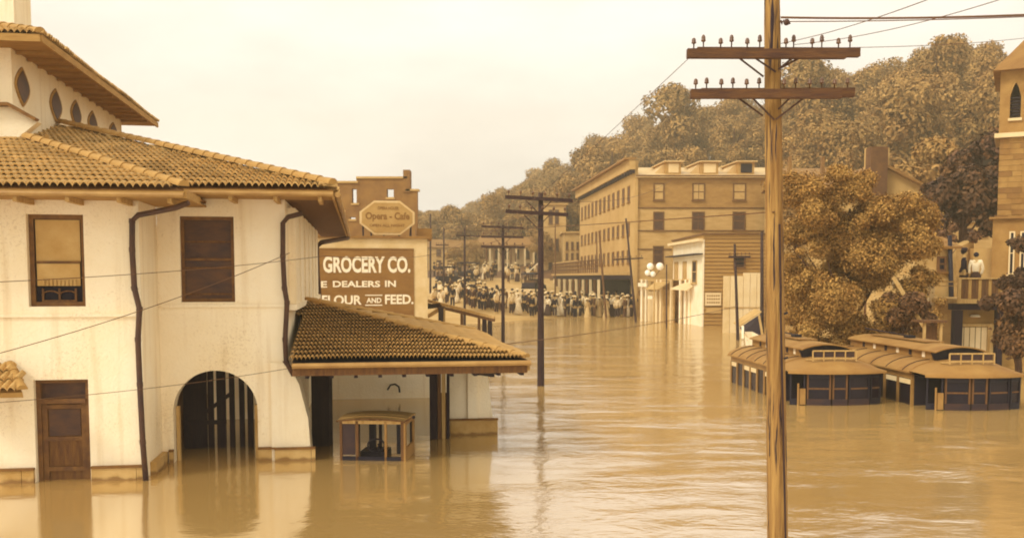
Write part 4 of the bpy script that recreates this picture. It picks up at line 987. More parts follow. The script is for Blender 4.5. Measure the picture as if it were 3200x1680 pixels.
# white board wall with sagging canvas
YW = 55.
p, q = at(2262, 865, YW), at(2386, 865, YW); VF = Frame((p.x, YW, 0), (1, 0)); vw = q.x - p.x; vz = lambda y: zat(y, YW)
bw_ = thing('board_wall', 'high white board wall standing in the water beside the dark pole', 'wall', VF(0, 0, 0))
seam = (0, .30, .33, .66, 1)
for k in range(6):
    x0, x1 = vw * k / 6, vw * (k + 1) / 6; MB().bx(VF, x0 + .01, x1 - .01, 0 if k % 2 else .02, .15, -1.5, vz(862 if k < 3 else 852)).build('panel', M['cream' if k else 'signborder'], bw_)
MB().bx(VF, 0, vw, -.04, -.003, vz(962), vz(959)).build('batten', M['siding'], bw_)
tent = thing('canvas_awning', 'collapsed canvas awning with dark underside at the foot of the white board wall', 'awning', at(2355, 1040, 50))
A_, B_, C_, D_ = at(2312, 1020, 51.5), at(2380, 975, 51.5), at(2384, 1052, 49.5), at(2330, 1046, 49.5)
MB().prism([A_, B_, B_ + Vector((0, 1.5, .1)), A_ + Vector((0, 1.5, .1))], (0, 0, .05)).build('canvas', M['siding'], tent)
MB().prism([A_ - Vector((0, 0, .06)), B_ - Vector((0, 0, .06)), C_ + Vector((0, .4, 0)), D_ + Vector((0, .4, .05))], (0, .05, 0)).build('dark_flap', M['wood_dark'], tent)
MB().bar(at(2372, 985, 50), at(2384, 1055, 49.4), .09).build('pole_prop', M['siding'], tent); MB().bar(at(2321, 1020, 50), at(2321, 1060, 49.2), .12).build('pole_prop', M['white'], tent)
skiff = thing('rowing_boat', 'pale small boat floating beside the collapsed awning', 'boat', W(2372, 1088))
pb, qb = W(2338, 1078), W(2405, 1092); BF2 = Frame((pb.x, pb.y, 0), (qb.x - pb.x, qb.y - pb.y)); bl_ = (qb - pb).length
mb = MB()
sec = []
for k in range(9):
    t = k / 8; wv = .42 * math.sin(math.pi * min(1, .08 + t * .86)) ** .6; zt_b = .42 + .22 * (2 * t - 1) ** 2
    sec.append([BF2(bl_ * t, -wv, zt_b), BF2(bl_ * t, -wv * .7, -.05), BF2(bl_ * t, wv * .7, -.05), BF2(bl_ * t, wv, zt_b)])
n0 = 0
for s_ in sec: mb.v += s_
for k in range(8):
    for j in range(3): a = k * 4 + j; mb.f.append([a, a + 1, a + 5, a + 4])
mb.f.append([0, 1, 2, 3]); mb.f.append([32, 33, 34, 35]); mb.build('hull', M['white'], skiff)
for t in (.3, .6): MB().bx(BF2, bl_ * t, bl_ * t + .2, -.36, .36, .28, .32).build('thwart', M['wood_pale'], skiff)
# globe lamps
lp = at(2045, 865, 66)
lamp = thing('street_lamp', 'street lamp with a cluster of white globes left of the white false front', 'street lamp', (lp.x, 66, 0))
MB().tube([(lp.x, 66, -1.5), (lp.x, 66, zat(850, 66))], .06, 8, .045).build('post', M['wood_pale'], lamp)
for px, py, r_ in ((2032, 832, .24), (2062, 832, .26), (2024, 852, .2), (2040, 856, .2)):
    c = at(px, py, 66); MB().tube([(lp.x, 66, zat(865, 66)), c - Vector((0, 0, r_))], .025, 6).build('lamp_arm', M['wood_mid'], lamp); MB().ball(c, r_, 12, 8).build('globe', M['globe'], lamp, smooth=True)

# ------------------------------------------------------------------ houses behind the big tree, church, terrace
F_, w_ = bfr(2600, 2880, 54); zz_ = lambda y: zat(y, 54)
hs = block('gabled_house', 'pale gabled house with a tall brick chimney rising behind the leafy tree', F_, w_, 9, 0, zz_(585), 'brickpale', 'gable_front', 'roofgrey', zz_(508) - zz_(585),
           [(.5 + k * 1.25, 1.1 + k * 1.25, zz_(y1), zz_(y0_)) for k in range(4) for (y0_, y1) in ((660, 720), (770, 820))], over=.4)
MB().bx(F_, F_.front(2712, 500)[0], F_.front(2764, 500)[0], -.5, .35, 0, zz_(462)).build('chimney', M['brickdark'], hs)
for px in (2722, 2785): MB().bx(F_, F_.front(px - 5, 500)[0], F_.front(px + 5, 500)[0], .5, .8, zz_(560), zz_(458)).build('flue', M['brickpale'], hs)
F_, w_ = bfr(2505, 2700, 66); z6 = lambda y: zat(y, 66)
h2_ = block('row_house', 'long pale roofed row house between the near pole and the gabled house', F_, w_, 10, 0, z6(560), 'brickpale', 'gable_side', 'roofgrey', 1.3,
            [(.6 + k * 1.7, 1.3 + k * 1.7, z6(y1), z6(y0_)) for k in range(3) for (y0_, y1) in ((590, 640), (700, 750))])
for px in (2487, 2592): MB().bx(F_, F_.front(px - 5, 500)[0], F_.front(px + 4, 500)[0], 1.2, 1.6, z6(560), z6(482)).build('chimney', M['brick'], h2_)
# church
YK = 44.
KF = Frame(at(3112, 865, YK) - Vector((0, 0, at(3112, 865, YK).z)), (.885, -.465)); kz = lambda y: zat(y, YK)
church = thing('church', 'stone church tower with arched belfry opening at the right edge', 'church', KF(0, 0, 3))
ca = lambda px: KF.front(px, 500)[0]
mb = MB(); hole = (ca(3150), ca(3184), kz(372), kz(262)); wallrect(mb, KF, ca(3118), ca(3455), kz(418), kz(208), 0, .5, [hole]); mb.bx(KF, ca(3118), ca(3118) + .45, .5, 3.2, kz(418), kz(208)); mb.bx(KF, ca(3455) - .45, ca(3455), .5, 3.2, kz(418), kz(208)); mb.bx(KF, ca(3118) + .45, ca(3455) - .45, 2.8, 3.2, kz(418), kz(208)); mb.build('belfry_wall', M['churchstone'], church)
ch_ = (hole[0] + hole[1]) / 2; rw = (hole[1] - hole[0]) / 2; mb = MB()
for sgn in (-1, 1):
    arc = [(ch_ + sgn * rw * (1 - t / 6) ** 1 * (1 if t == 0 else (1 - (t / 6) ** 2 * .3)), hole[3] - .62 + .62 * math.sin(t / 6 * math.pi / 2)) for t in range(7)]
    for p_, q_ in zip(arc, arc[1:]): mb.prism([KF(p_[0], .02, p_[1]), KF(q_[0], .02, q_[1]), KF(q_[0], .02, hole[3]), KF(p_[0], .02, hole[3])], KF.r * .3)
mb.build('belfry_arch', M['churchstone'], church)
for k in range(7): MB().bx(KF, hole[0], hole[1], .3, .34, hole[2] + k * .15, hole[2] + .1 + k * .15).build('louvre', M['wood_dark'], church)
MB().bx(KF, hole[0] - .06, hole[1] + .06, -.1, .2, hole[2] - .12, hole[2] - .003).build('belfry_sill', M['cream'], church)
mb = MB(); q4 = [KF(ca(3095), -.5, kz(225)), KF(ca(3475), -.5, kz(225)), KF(ca(3475), 5.2, kz(225)), KF(ca(3095), 5.2, kz(225))]; tp = KF(ca(3290), 2.4, kz(0))
for i in range(4): mb.face([q4[i], q4[(i + 1) % 4], tp])
mb.face(q4[::-1]); mb.build('spire_roof', M['roofgrey'], church)
mb = MB(); mb.bx(KF, ca(3105), ca(3340), -.25, 3.4, kz(432), kz(418) - .003); mb.build('string_course', M['cream'], church)
x = 0
for j in range(15):                       # quoined stones of the lower tower
    z0_ = kz(690) + j * (kz(432) - kz(690)) / 15; z1_ = z0_ + (kz(432) - kz(690)) / 15 - .012; xx = ca(3122) - (.1 if j < 1 else 0)
    while xx < ca(3290):
        L_ = rnd.uniform(.3, .6); MB().bx(KF, xx, xx + L_ - .015, -rnd.uniform(.01, .05), .35, z0_, z1_).build('stone', M['churchstone' if rnd.random() < .75 else 'brick'], church); xx += L_
MB().bx(KF, ca(3124), ca(3455), .05, 3.2, 0, kz(432)).build('tower_wall', M['churchstone'], church)
MB().bx(KF, ca(3112), ca(3400), -1.5, -.06, 0, kz(690)).build('nave_wall', M['churchstone'], church)
MB().bx(KF, ca(3100), ca(3420), -1.7, -.0, kz(690) + .003, kz(684)).build('nave_coping', M['roofgrey'], church)
for x0, x1 in ((3152, 3170), (3186, 3204)):
    a0, a1 = KF.front(x0, 800, -1.5)[0], KF.front(x1, 800, -1.5)[0]; window(KF, church, a0, a1, kz(858), kz(728), -1.53, .06, pane='glass', fr='cream')
# terrace house
YT = 33.
TF = Frame(at(2990, 865, YT) - Vector((0, 0, at(2990, 865, YT).z)), (1, 0)); tz_ = lambda y: zat(y, YT); ta = lambda px: TF.front(px, 900)[0]
ter = thing('terrace_house', 'two level timber boathouse with a boarded terrace below the church', 'building', TF(0, 0, 0))
MB().bx(TF, ta(2992), ta(3260), 0, 3.6, tz_(948), tz_(934)).build('deck', M['wood_pale'], ter)
k = 0; x = ta(2996)
while x < ta(3130): MB().bx(TF, x, x + .105, 0.02, .05, tz_(933), tz_(872)).build('plank', M['wood_mid' if k % 3 else 'siding_brown'], ter); x += .115; k += 1
MB().bx(TF, ta(2990), ta(3260), -.03, .06, tz_(872) + .003, tz_(867)).build('handrail', M['wood_pale'], ter)
for px in (2992, 3127): MB().bx(TF, ta(px), ta(px) + .1, -.05, .02, tz_(934), tz_(866)).build('rail_post', M['wood_pale'], ter)
MB().bx(TF, ta(2985), ta(3130), .1, .5, tz_(968), tz_(949) ).build('deck_beam', M['wood_dark'], ter)
MB().bx(TF, ta(3018), ta(3260), .6, 3.4, -1.5, tz_(949) - .01).build('wall', M['siding_brown'], ter)
MB().bx(TF, ta(3016), ta(3124), .48, .56, tz_(1022), tz_(1014)).build('door_lintel', M['wood_pale'], ter)
gd = MB().bx(TF, ta(3020), ta(3112), .52, .58, -1.4, tz_(1024)).build('garage_door', M['cream'], ter)
for k in range(1, 5): MB().bx(TF, ta(3020) + k * .2, ta(3020) + k * .2 + .015, .505, .518, -1.4, tz_(1024)).build('door_batten', M['wood_mid'], gd)
MB().bx(TF, ta(3114), ta(3124), .3, .55, -1.4, tz_(1014) - .002).build('door_post', M['wood_pale'], ter)
MB().bx(TF, ta(3128), ta(3144), .1, .4, -1.4, tz_(968)).build('corner_post', M['wood_dark'], ter)
MB().bx(TF, ta(2986), ta(3012), .0, .25, -1.4, tz_(969)).build('corner_post', M['wood_dark'], ter)
MB().lathe(TF(ta(3072), .5, tz_(990)), [(.16, -.02), (.18, .0), (.12, .06)], 12).build('enamel_basin', M['white'], ter)
# retaining wall and pale wall behind the terrace
F_, w_ = bfr(2985, 3040, 42, 2); rw_ = MB().prism([F_(0, 0, 0), F_(w_ * 1.0, 0, 0), F_(w_ * 1.0, 0, zat(745, 42)), F_(0, 0, zat(775, 42))], F_.r * .4).build('garden_wall', M['siding']); tag(rw_, 'smooth pale garden wall behind the dark pole', 'wall')
F_, w_ = bfr(3040, 3120, 43, 0); rw_ = MB().bx(F_, 0, w_, 0, .5, 1, zat(775, 43)).build('stone_wall', M['brickpale']); tag(rw_, 'rough stone bank wall behind the two people on the terrace', 'wall')
F_, w_ = bfr(2955, 3100, 70, 0); uh = block('hill_house', 'small hillside house with white eaves under the dark tree', F_, w_, 6, zat(770, 70) - 1, zat(690, 70), 'siding', 'gable_side', 'cream', 1.0, [(1.3, 1.9, zat(738, 70), zat(712, 70)), (2.4, 2.9, zat(738, 70), zat(712, 70))], pane='dark')
# cottage left of the dark pole
F_, w_ = bfr(2860, 2975, 37); cz_ = lambda y: zat(y, 37)
cot = block('cottage', 'low cottage with a dark window half hidden by the leafy tree', F_, w_, 5, -1, cz_(770), 'siding', 'gable_side', 'roofgrey', .7, [(F_.front(2928, 800)[0], F_.front(2958, 800)[0], cz_(848), cz_(800))], pane='dark')
# dark pole by the terrace, fence
far_pole(2978, 1125, 735, .11, [], 'black pole in front of the boarded terrace', mt='tramdark', pxtop=2968)
fen = thing('garden_fence', 'pale rail fence on posts running from the leafy tree to the terrace', 'fence', at(2800, 900, 35))
for px in (2470, 2600, 2700, 2800, 2912): p_ = at(px, 870, 35); MB().bx(None, p_.x - .1, p_.x + .1, 34.95, 35.1, zat(970 if px > 2900 else 900, 35), zat(853 if px > 2900 else 866, 35)).build('post', M['cream'], fen)
MB().bar(at(2440, 872, 34.9), at(2990, 880, 34.5), .05).build('rail', M['wood_pale'], fen); MB().bar(at(2440, 885, 34.9), at(2990, 893, 34.5), .03).build('rail', M['wood_pale'], fen)
guy = MB().bar(at(2792, 866, 31), at(2890, 1025, 30), .09).build('leaning_spar', M['wood_pale']); tag(guy, 'pale spar leaning out of the leafy tree towards the tram roof', 'spar')
sh = thing('timber_crate', 'pale open timber crate standing behind the second tram roof', 'crate', at(2915, 1060, 28.5))
p_, q_ = at(2885, 1075, 28.5), at(2946, 1008, 28.5)
for x in (p_.x, q_.x - .07): MB().bx(None, x, x + .07, 28.5, 28.57, -.2, q_.z).build('upright', M['wood_pale'], sh)
MB().bx(None, p_.x - .1, q_.x + .12, 28.42, 29.2, q_.z + .003, q_.z + .07).build('lid', M['wood_mid'], sh); MB().bx(None, p_.x + .07, q_.x - .07, 28.7, 28.75, -.2, q_.z - .1).build('back_board', M['wood_mid'], sh)

# ------------------------------------------------------------------ trams
def tram(origin, L, label, rearx=0):
    T = Frame(origin, (.9983, .058)); w = 2.36
    r = thing('tram', label, 'tram', T(0, 0, 0), 'single deck trams drowned to their windows')
    ze = .82; vb = 1.05   # eave height, platform depth
    # side walls, pillars, windows
    for side in (0, 1):
        x = 0 if side == 0 else w - .06
        MB().bx(T, x, x + .06, vb, L, ze - .16, ze).build('letterboard', M['trampale'], r)
        MB().bx(T, x, x + .06, vb, L, -1.2, -.02).build('side_panel', M['trampanel'], r)
        n = 7; s = (L - vb) / n
        for k in range(n + 1): MB().bx(T, x - .01, x + .07, vb + k * s - (.05 if k else 0), vb + k * s + .05, -.02, ze - .163).build('window_pillar', M['trampale'], r)
        for k in range(n):
            pn = MB().bx(T, x + .02, x + .04, vb + k * s + .053, vb + (k + 1) * s - .053, -.02, ze - .165).build('window', M['glass'], r)
            if k % 3 != 2: MB().bx(T, x + (.0 if side == 0 else .045), x + (.018 if side == 0 else .06), vb + k * s + .08, vb + (k + 1) * s - .08, ze - .30, ze - .18).build('blind', M['cream'], pn)
    MB().bx(T, .06, w - .06, L - .06, L, -1.2, ze).build('rear_bulkhead', M['trampanel'], r)
    MB().bx(T, .06, w - .06, vb, vb + .06, -1.2, ze + .1).build('front_bulkhead', M['tramdark'], r)
    # lower deck roof: two sloping sides
    prof_l = [(-.09, ze - .01), (-.09, ze + .03), (-.02, ze + .10), (.10, ze + .175), (.27, ze + .24), (.45, ze + .28), (.62, ze + .30), (.62, ze + .24), (.3, ze + .1)]
    MB().prism([T(a, vb - .02, z_) for a, z_ in prof_l], T.r * (L + .1 - vb)).build('roof_side', M['tramroof'], r)
    MB().prism([T(w - a, vb - .02, z_) for a, z_ in prof_l][::-1], T.r * (L + .1 - vb)).build('roof_side', M['tramroof'], r)
    # clerestory
    c0, c1, zc0, zc1 = .62, w - .62, ze + .27, ze + .50
    for a_ in (c0, c1 - .04):
        MB().bx(T, a_, a_ + .04, vb + .25, L - .1, zc0, zc1).build('clerestory_wall', M['tramroof'], r)
        for k in range(6): b_0 = vb + .6 + k * (L - vb - 1) / 6; MB().bx(T, a_ - .012, a_ + .052, b_0, b_0 + .14, zc0 + .07, zc1 - .02).build('ventilator', M['wood_dark' if k % 2 else 'white'], r)
    n = 10; top = []
    for k in range(n + 1): a = c0 - .1 + (c1 - c0 + .2) * k / n; top.append((a, zc1 + .13 * math.sin(math.pi * k / n) ** .8))
    mb = MB(); prf = [T(a, vb - .15, z_ + .03) for a, z_ in top] + [T(a, vb - .15, z_) for a, z_ in reversed(top)]
    mb.prism(prf, T.r * (L + .05 - vb)).build('clerestory_roof', M['tramroof'], r)
    MB().prism([T(a, vb + .02, z_ - .003) for a, z_ in top] + [T(c1, vb + .02, zc0), T(c0, vb + .02, zc0)], T.r * .1).build('clerestory_end', M['tramdark'], r)
    for k in range(6):
        b_0 = vb + .35 + k * (L - vb - .5) / 5.2
        for sgn in (0, 1):
            q_ = [(a if sgn == 0 else w - a, z_ + .012) for a, z_ in prof_l[1:7]]
            MB().tube([T(a, b_0, z_) for a, z_ in q_], .012, 4).build('roof_seam', M['trampanel'], r)
    # platform hood: dome that drops to a curved front edge
    mb = MB(); nu, nv = 12, 6; base = []
    def frontb(t): return .28 * abs(2 * t - 1) ** 2.2
    for j in range(nv + 1):
        s = j / nv
        for i in range(nu + 1):
            t = i / nu; a = -.09 + (w + .18) * t; bf = frontb(t) - .08; b__ = bf + (vb - .02 - bf) * s
            arch = .30 * math.sin(math.pi * t) ** .7; z_ = ze + .03 + arch * (math.sin(s * math.pi / 2) ** .8) + .02 * s
            mb.v.append(T(a, b__, z_))
    for j in range(nv):
        for i in range(nu): a = j * (nu + 1) + i; mb.f.append([a, a + 1, a + nu + 2, a + nu + 1])
    k0 = len(mb.v)
    for i in range(nu + 1): t = i / nu; mb.v.append(T(-.09 + (w + .18) * t, frontb(t) - .08, ze - .03))
    for i in range(nu): mb.f.append([k0 + i, k0 + i + 1, i + 1, i])
    mb.build('platform_hood', M['tramroof'], r, smooth=True)
    hp = [T(-.06 + (w + .12) * i / nu, frontb(i / nu) - .05, ze - .035) for i in range(nu + 1)]
    MB().face(hp + [T(w + .06, vb, ze - .035), T(-.06, vb, ze - .035)]).build('hood_ceiling', M['tramdark'], r)
    # dash, vestibule windows
    def fb(a): return frontb(a / w) + .02
    segs = [(.0, .34), (.38, .95), (.99, 1.37), (1.41, 1.98), (2.02, 2.34)]
    for i, (a0, a1) in enumerate(segs):
        p_, q_ = T(a0, fb(a0), 0), T(a1, fb(a1), 0); G = Frame(p_, (q_.x - p_.x, q_.y - p_.y)); l = (q_ - p_).length
        MB().bx(G, 0, l, 0, .04, -1.3, .16).build('dash_panel', M['trampanel' if i in (1, 2, 3) else 'tramdark'], r)
        if i not in (0,): 
            pn = MB().bx(G, .04, l - .04, .015, .03, .16, ze - .14).build('vestibule_window', M['glass'], r)
            MB().bx(G, 0.04, l - .04, .002, .014, .40, .44).build('sash_rail', M['wood_mid'], pn)
            MB().bx(G, 0.04, l - .04, .0, .04, ze - .14, ze - .04).build('header', M['tramdark'], pn)
        for xx in (0, l - .04): MB().bx(G, xx, xx + .04, -.012, .05, .16, ze - .04).build('vestibule_post', M['wood_mid' if i in (1, 2) else 'tramdark'], r)
    g = T(.06, .2, 0)
    MB().tube([T(.16, .14, -.8), T(.16, .14, .55)], .025, 8).build('grab_pole', M['trampale'], r)
    MB().bx(T, .2, .34, .12, .2, .02, .42).build('step_board', M['trampale'], r)
    # sign frame on the hood
    sfz = ze + .36; g = MB()
    fr = thing  # noqa
    for z_ in (sfz - .03, sfz + .16): g.bar(T(.62, .42, z_), T(w - .62, .42, z_), .035)
    for k in range(5): xx = .62 + (w - 1.24) * k / 4; g.bar(T(xx, .42, sfz - .1), T(xx, .42, sfz + .16), .03)
    g.bar(T(.62, .42, sfz - .05), T(.55, .72, sfz - .08), .03); g.bar(T(w - .62, .42, sfz - .05), T(w - .55, .72, sfz - .08), .03)
    g.build('roof_sign_frame', M['wood_pale'], r)
    MB().bx(T, .66, w - .66, .43, .445, sfz + .0, sfz + .14).build('roof_sign_slat', M['trampanel'], r)
    # trolley plank and pole base on top
    MB().bx(T, w / 2 - .25, w / 2 + .25, vb + 1.2, L - .8, zc1 + .17, zc1 + .20).build('trolley_plank', M['trampale'], r)
    tb = MB().bx(T, w / 2 - .1, w / 2 + .1, L * .55, L * .55 + .3, zc1 + .203, zc1 + .27).build('trolley_base', M['black'], r)
    MB().tube([T(w / 2, L * .55 + .1, zc1 + .25), T(w / 2 - .2, L - .3, zc1 + .34)], .02, 6).build('trolley_pole', M['wood_dark'], tb)
    return r
tram(W(2480, 1268), 5.5, 'left tram, its rear behind the big near pole')
tram(W(2912, 1284), 6.4, 'right tram, its dark front cut by the picture edge')

# ------------------------------------------------------------------ trees
def leaf_mesh(name, blobs, n, size, mt, seed, flat=.75, shell=.55):
    """leaf clumps spread through a set of blobs (centre, radius)"""
    rg = np.random.RandomState(seed); wts = np.array([b[3] ** 2 for b in blobs]); wts = wts / wts.sum()
    idx = rg.choice(len(blobs), n, p=wts); B = np.array([b[:3] for b in blobs])[idx]; R_ = np.array([b[3] for b in blobs])[idx]
    d = rg.normal(size=(n, 3)); d /= np.linalg.norm(d, axis=1)[:, None]
    rr = (shell + (1 - shell) * rg.rand(n) ** .5) * R_ * (1 + .12 * rg.normal(size=n)); P = B + d * rr[:, None] * np.array([1, 1, flat])
    nrm = d + .55 * rg.normal(size=(n, 3)) + np.array([0, 0, .35]); nrm /= np.linalg.norm(nrm, axis=1)[:, None]
    t1 = np.cross(nrm, rg.normal(size=(n, 3))); t1 /= np.linalg.norm(t1, axis=1)[:, None]; t2 = np.cross(nrm, t1)
    s = size * (.6 + .8 * rg.rand(n))[:, None]
    v = np.stack([P - t1 * s, P - t2 * s * .55 + nrm * s * .2, P + t1 * s, P + t2 * s * .55 + nrm * s * .2], 1).reshape(-1, 3)
    me = bpy.data.meshes.new(name); me.vertices.add(4 * n); me.vertices.foreach_set('co', v.astype(np.float32).ravel())
    me.loops.add(4 * n); me.loops.foreach_set('vertex_index', np.arange(4 * n, dtype=np.int32)); me.polygons.add(n)
    me.polygons.foreach_set('loop_start', np.arange(0, 4 * n, 4, dtype=np.int32)); me.polygons.foreach_set('loop_total', np.full(n, 4, dtype=np.int32))
    me.materials.append(mt); me.update(calc_edges=True); me.validate(); return me
def blobs_for(h, rad, k, rg, low=.35):
    bl = []
    for i in range(k):
        t = rg.random(); zc = h * (low + (1 - low) * t * .92); m = rad * (1 - abs(t - .38) ** 1.5 * 1.15)
        a = rg.uniform(0, 6.283); q = m * rg.uniform(.15, .8)
        bl.append((q * math.cos(a), q * math.sin(a), zc, rad * rg.uniform(.2, .5)))
    return bl
def trunk_mb(h, r, rg, limbs=6, spread=1.):
    mb = MB(); mb.tube([(0, 0, -.6), (.03, 0, h * .25), (-.05, .05, h * .55), (0, 0, h * .85)], [r * 1.3, r, r * .7, r * .25], 8)
    for k in range(limbs):
        a = rg.uniform(0, 6.28); z = h * rg.uniform(.3, .6); L_ = spread * rg.uniform(.5, .95)
        mb.tube([(0, 0, z), (L_ * .5 * math.cos(a), L_ * .5 * math.sin(a), z + h * .12), (L_ * math.cos(a), L_ * math.sin(a), z + h * .26)], [r * .5, r * .3, r * .1], 6)
    return mb
protos = []
for k in range(6):
    rg = random.Random(50 + k); h = 9. + (k % 3) * .8; rad = 3.4 + .35 * (k % 4)
    cm = leaf_mesh('crown', blobs_for(h, rad, (13, 20, 16, 24, 12, 18)[k], rg, .3), 6500, .18, M['leaf'], 90 + k)
    tm = trunk_mb(h, .22, rg, 5, rad * .7).mesh('trunk', M['bark'])
    protos.append((cm, tm))
spots = []
rg = random.Random(5); tries = 0
while len(spots) < 520 and tries < 60000:
    tries += 1
    x = rg.uniform(-90, 130); y = rg.uniform(84, 262)
    e, D, t = prof(x, y); d = math.hypot(x, y)
    if t < 1290 or t > 3420 or d > D + 4 or ground(x, y) < 3.3: continue
    if t < 2460 and y < 112 and t > 1760: continue
    if t < 1900 and y < 145: continue
    mind = (3.9 + d * .012) * rg.choice((.8, 1, 1.25)) * (.8 if t > 2400 and d < 120 else 1)
    if any((x - a) ** 2 + (y - b) ** 2 < mind ** 2 for a, b, _ in spots): continue
    spots.append((x, y, d))
# keep the skyline continuous
for (t, e, D) in [(SKY_PTS[i][0] + (SKY_PTS[i + 1][0] - SKY_PTS[i][0]) * k / 5, SKY_PTS[i][1] + (SKY_PTS[i + 1][1] - SKY_PTS[i][1]) * k / 5, SKY_PTS[i][2]) for i in range(3, len(SKY_PTS) - 3) for k in range(5)]:
    yy = D / math.hypot(1, (t - 1600) / 3000.); spots.append(((t - 1600) / 3000. * yy, yy, D))
spots.sort(key=lambda s: s[2])
N_single = 290; HG = 'broadleaf trees covering the hillside'
def htree(cm, tm, x, y, sc, rz, lab, grp=HG):
    z = ground(x, y); r = thing('broadleaf_tree', lab, 'tree', (x, y, z), grp); r.rotation_euler = (0, 0, rz); r.scale = (sc * rnd.uniform(.9, 1.1), sc * rnd.uniform(.9, 1.1), sc * rnd.uniform(.85, 1.15))
    inst('crown', cm, r); inst('trunk', tm, r); return r
for i, (x, y, d) in enumerate(spots[:N_single]):
    cm, tm = protos[i % 6]; sc = (.8 + .65 * rnd.random() ** 1.5) * (.85 if d < 120 else 1.0)
    if d > prof(x, y)[1] * .86: sc = min(sc, .8 + .3 * rnd.random())
    t = 1600 + 3000 * x / y
    lab = 'broadleaf tree in the woods on the hillside left of the hotel' if t < 1990 else 'broadleaf tree in the woods on the hillside above the hotel roof' if t < 2420 else 'broadleaf tree in the woods on the hillside above the gabled house' if t < 2850 else 'broadleaf tree in the woods on the hillside by the church'
    e_, D_, _t = prof(x, y); lab = ('large ' if sc > 1.15 else 'small ' if sc < .9 else 'mid-sized ') + lab; lab = lab.replace('in the woods', 'on the crest' if d > D_ * .9 else 'halfway up' if d > D_ * .7 else 'low down').replace('on the hillside', 'of the wooded hill', 1).replace('low down of', 'at the foot of').replace('halfway up of', 'halfway up')
    sc = min(sc, max(.4, (H + (e_ + rnd.uniform(-.010, .006)) * y - ground(x, y)) / 10.3))
    r = htree(cm, tm, x, y, sc, rnd.uniform(0, 6.28), lab)
for i, (px, Y, sc, w_) in enumerate([(1352, 152, .9, 'left end of the pale boarded house'), (1395, 153, 1.1, 'middle of the pale boarded house roof'), (1440, 152, .9, 'right part of the pale boarded house'), (1488, 118, .45, 'gap between the boarded house and the columned house'),
        (1530, 134, .95, 'left end of the columned house'), (1590, 135, 1.1, 'middle of the columned house roof'), (1650, 134, .95, 'right end of the columned house'), (1692, 116, .55, 'gap left of the narrow three storey house'), (1782, 124, 1.0, 'low shop house'), (1740, 132, 1.2, 'narrow three storey house'), (1420, 120, .4, 'far bare poles'), (1466, 121, .45, 'slim pole in the shallows')]):
    x = (px - 1600) / 3000 * Y; sc = min(sc, max(.35, (H + (prof(x, Y)[0] - .012) * Y - ground(x, Y)) / 10.5)) * .9; htree(*protos[i % 6], x, Y, sc, i * 1.3, 'broadleaf tree rising behind the ' + w_, 'trees among the far houses')
# the rest of the wood, farther up, as one object
vs = []; pm = [np.array([v.co[:] for v in cm.vertices]).reshape(-1, 4, 3) for cm, _ in protos]
for i, (x, y, d) in enumerate(spots[N_single:]):
    a = rnd.uniform(0, 6.28); c, s = math.cos(a), math.sin(a); q = pm[i % 6].reshape(-1, 3) @ np.array([[c, s, 0], [-s, c, 0], [0, 0, 1]]) * min(.9 + .35 * rnd.random(), max(.4, (H + (prof(x, y)[0] + rnd.uniform(-.010, .006)) * y - ground(x, y)) / 10.3)); vs.append(q + np.array([x, y, ground(x, y)]))
if vs:
    v = np.concatenate(vs).astype(np.float32); n = len(v) // 4
    me = bpy.data.meshes.new('woodland'); me.vertices.add(4 * n); me.vertices.foreach_set('co', v.ravel()); me.loops.add(4 * n); me.loops.foreach_set('vertex_index', np.arange(4 * n, dtype=np.int32))
    me.polygons.add(n); me.polygons.foreach_set('loop_start', np.arange(0, 4 * n, 4, dtype=np.int32)); me.polygons.foreach_set('loop_total', np.full(n, 4, dtype=np.int32))
    me.materials.append(M['leaf']); me.update(calc_edges=True); o = bpy.data.objects.new('woodland', me); COL.objects.link(o); tag(o, 'woods at the top of the hill', 'woodland', kind='stuff')
# the leafy tree behind the trams and others near it, shaped by clumps
def clump_tree(lab, Y, pts, n, size, mt, trunk_px, zb=-1.2, depth=1.4, seed=1, name='leafy_tree', cat='tree'):
    rg = random.Random(seed); bl = []
    base = at(trunk_px, 900, Y); loc = Vector((base.x, Y, zb))
    for px, py, rp in pts:
        for k in range(3):
            p_ = at(px + rg.uniform(-.4, .4) * rp, py + rg.uniform(-.4, .4) * rp, Y) + Vector((0, rg.uniform(-depth, depth), 0)) - loc; bl.append((p_.x, p_.y, p_.z, rp / 3000 * Y * rg.choice((.35, .5, .75, .95))))
    r = thing(name, lab, cat, loc)
    cm = leaf_mesh('crown', bl, n, size, mt, seed, .9, .15); inst('crown', cm, r)
    top = max(b[2] for b in bl); w_ = max(abs(b[0]) for b in bl)
    mb = trunk_mb(top, max(.08, .02 * top), rg, 9, w_ * .8); inst('trunk', mb.mesh('trunk', M['bark']), r); return r
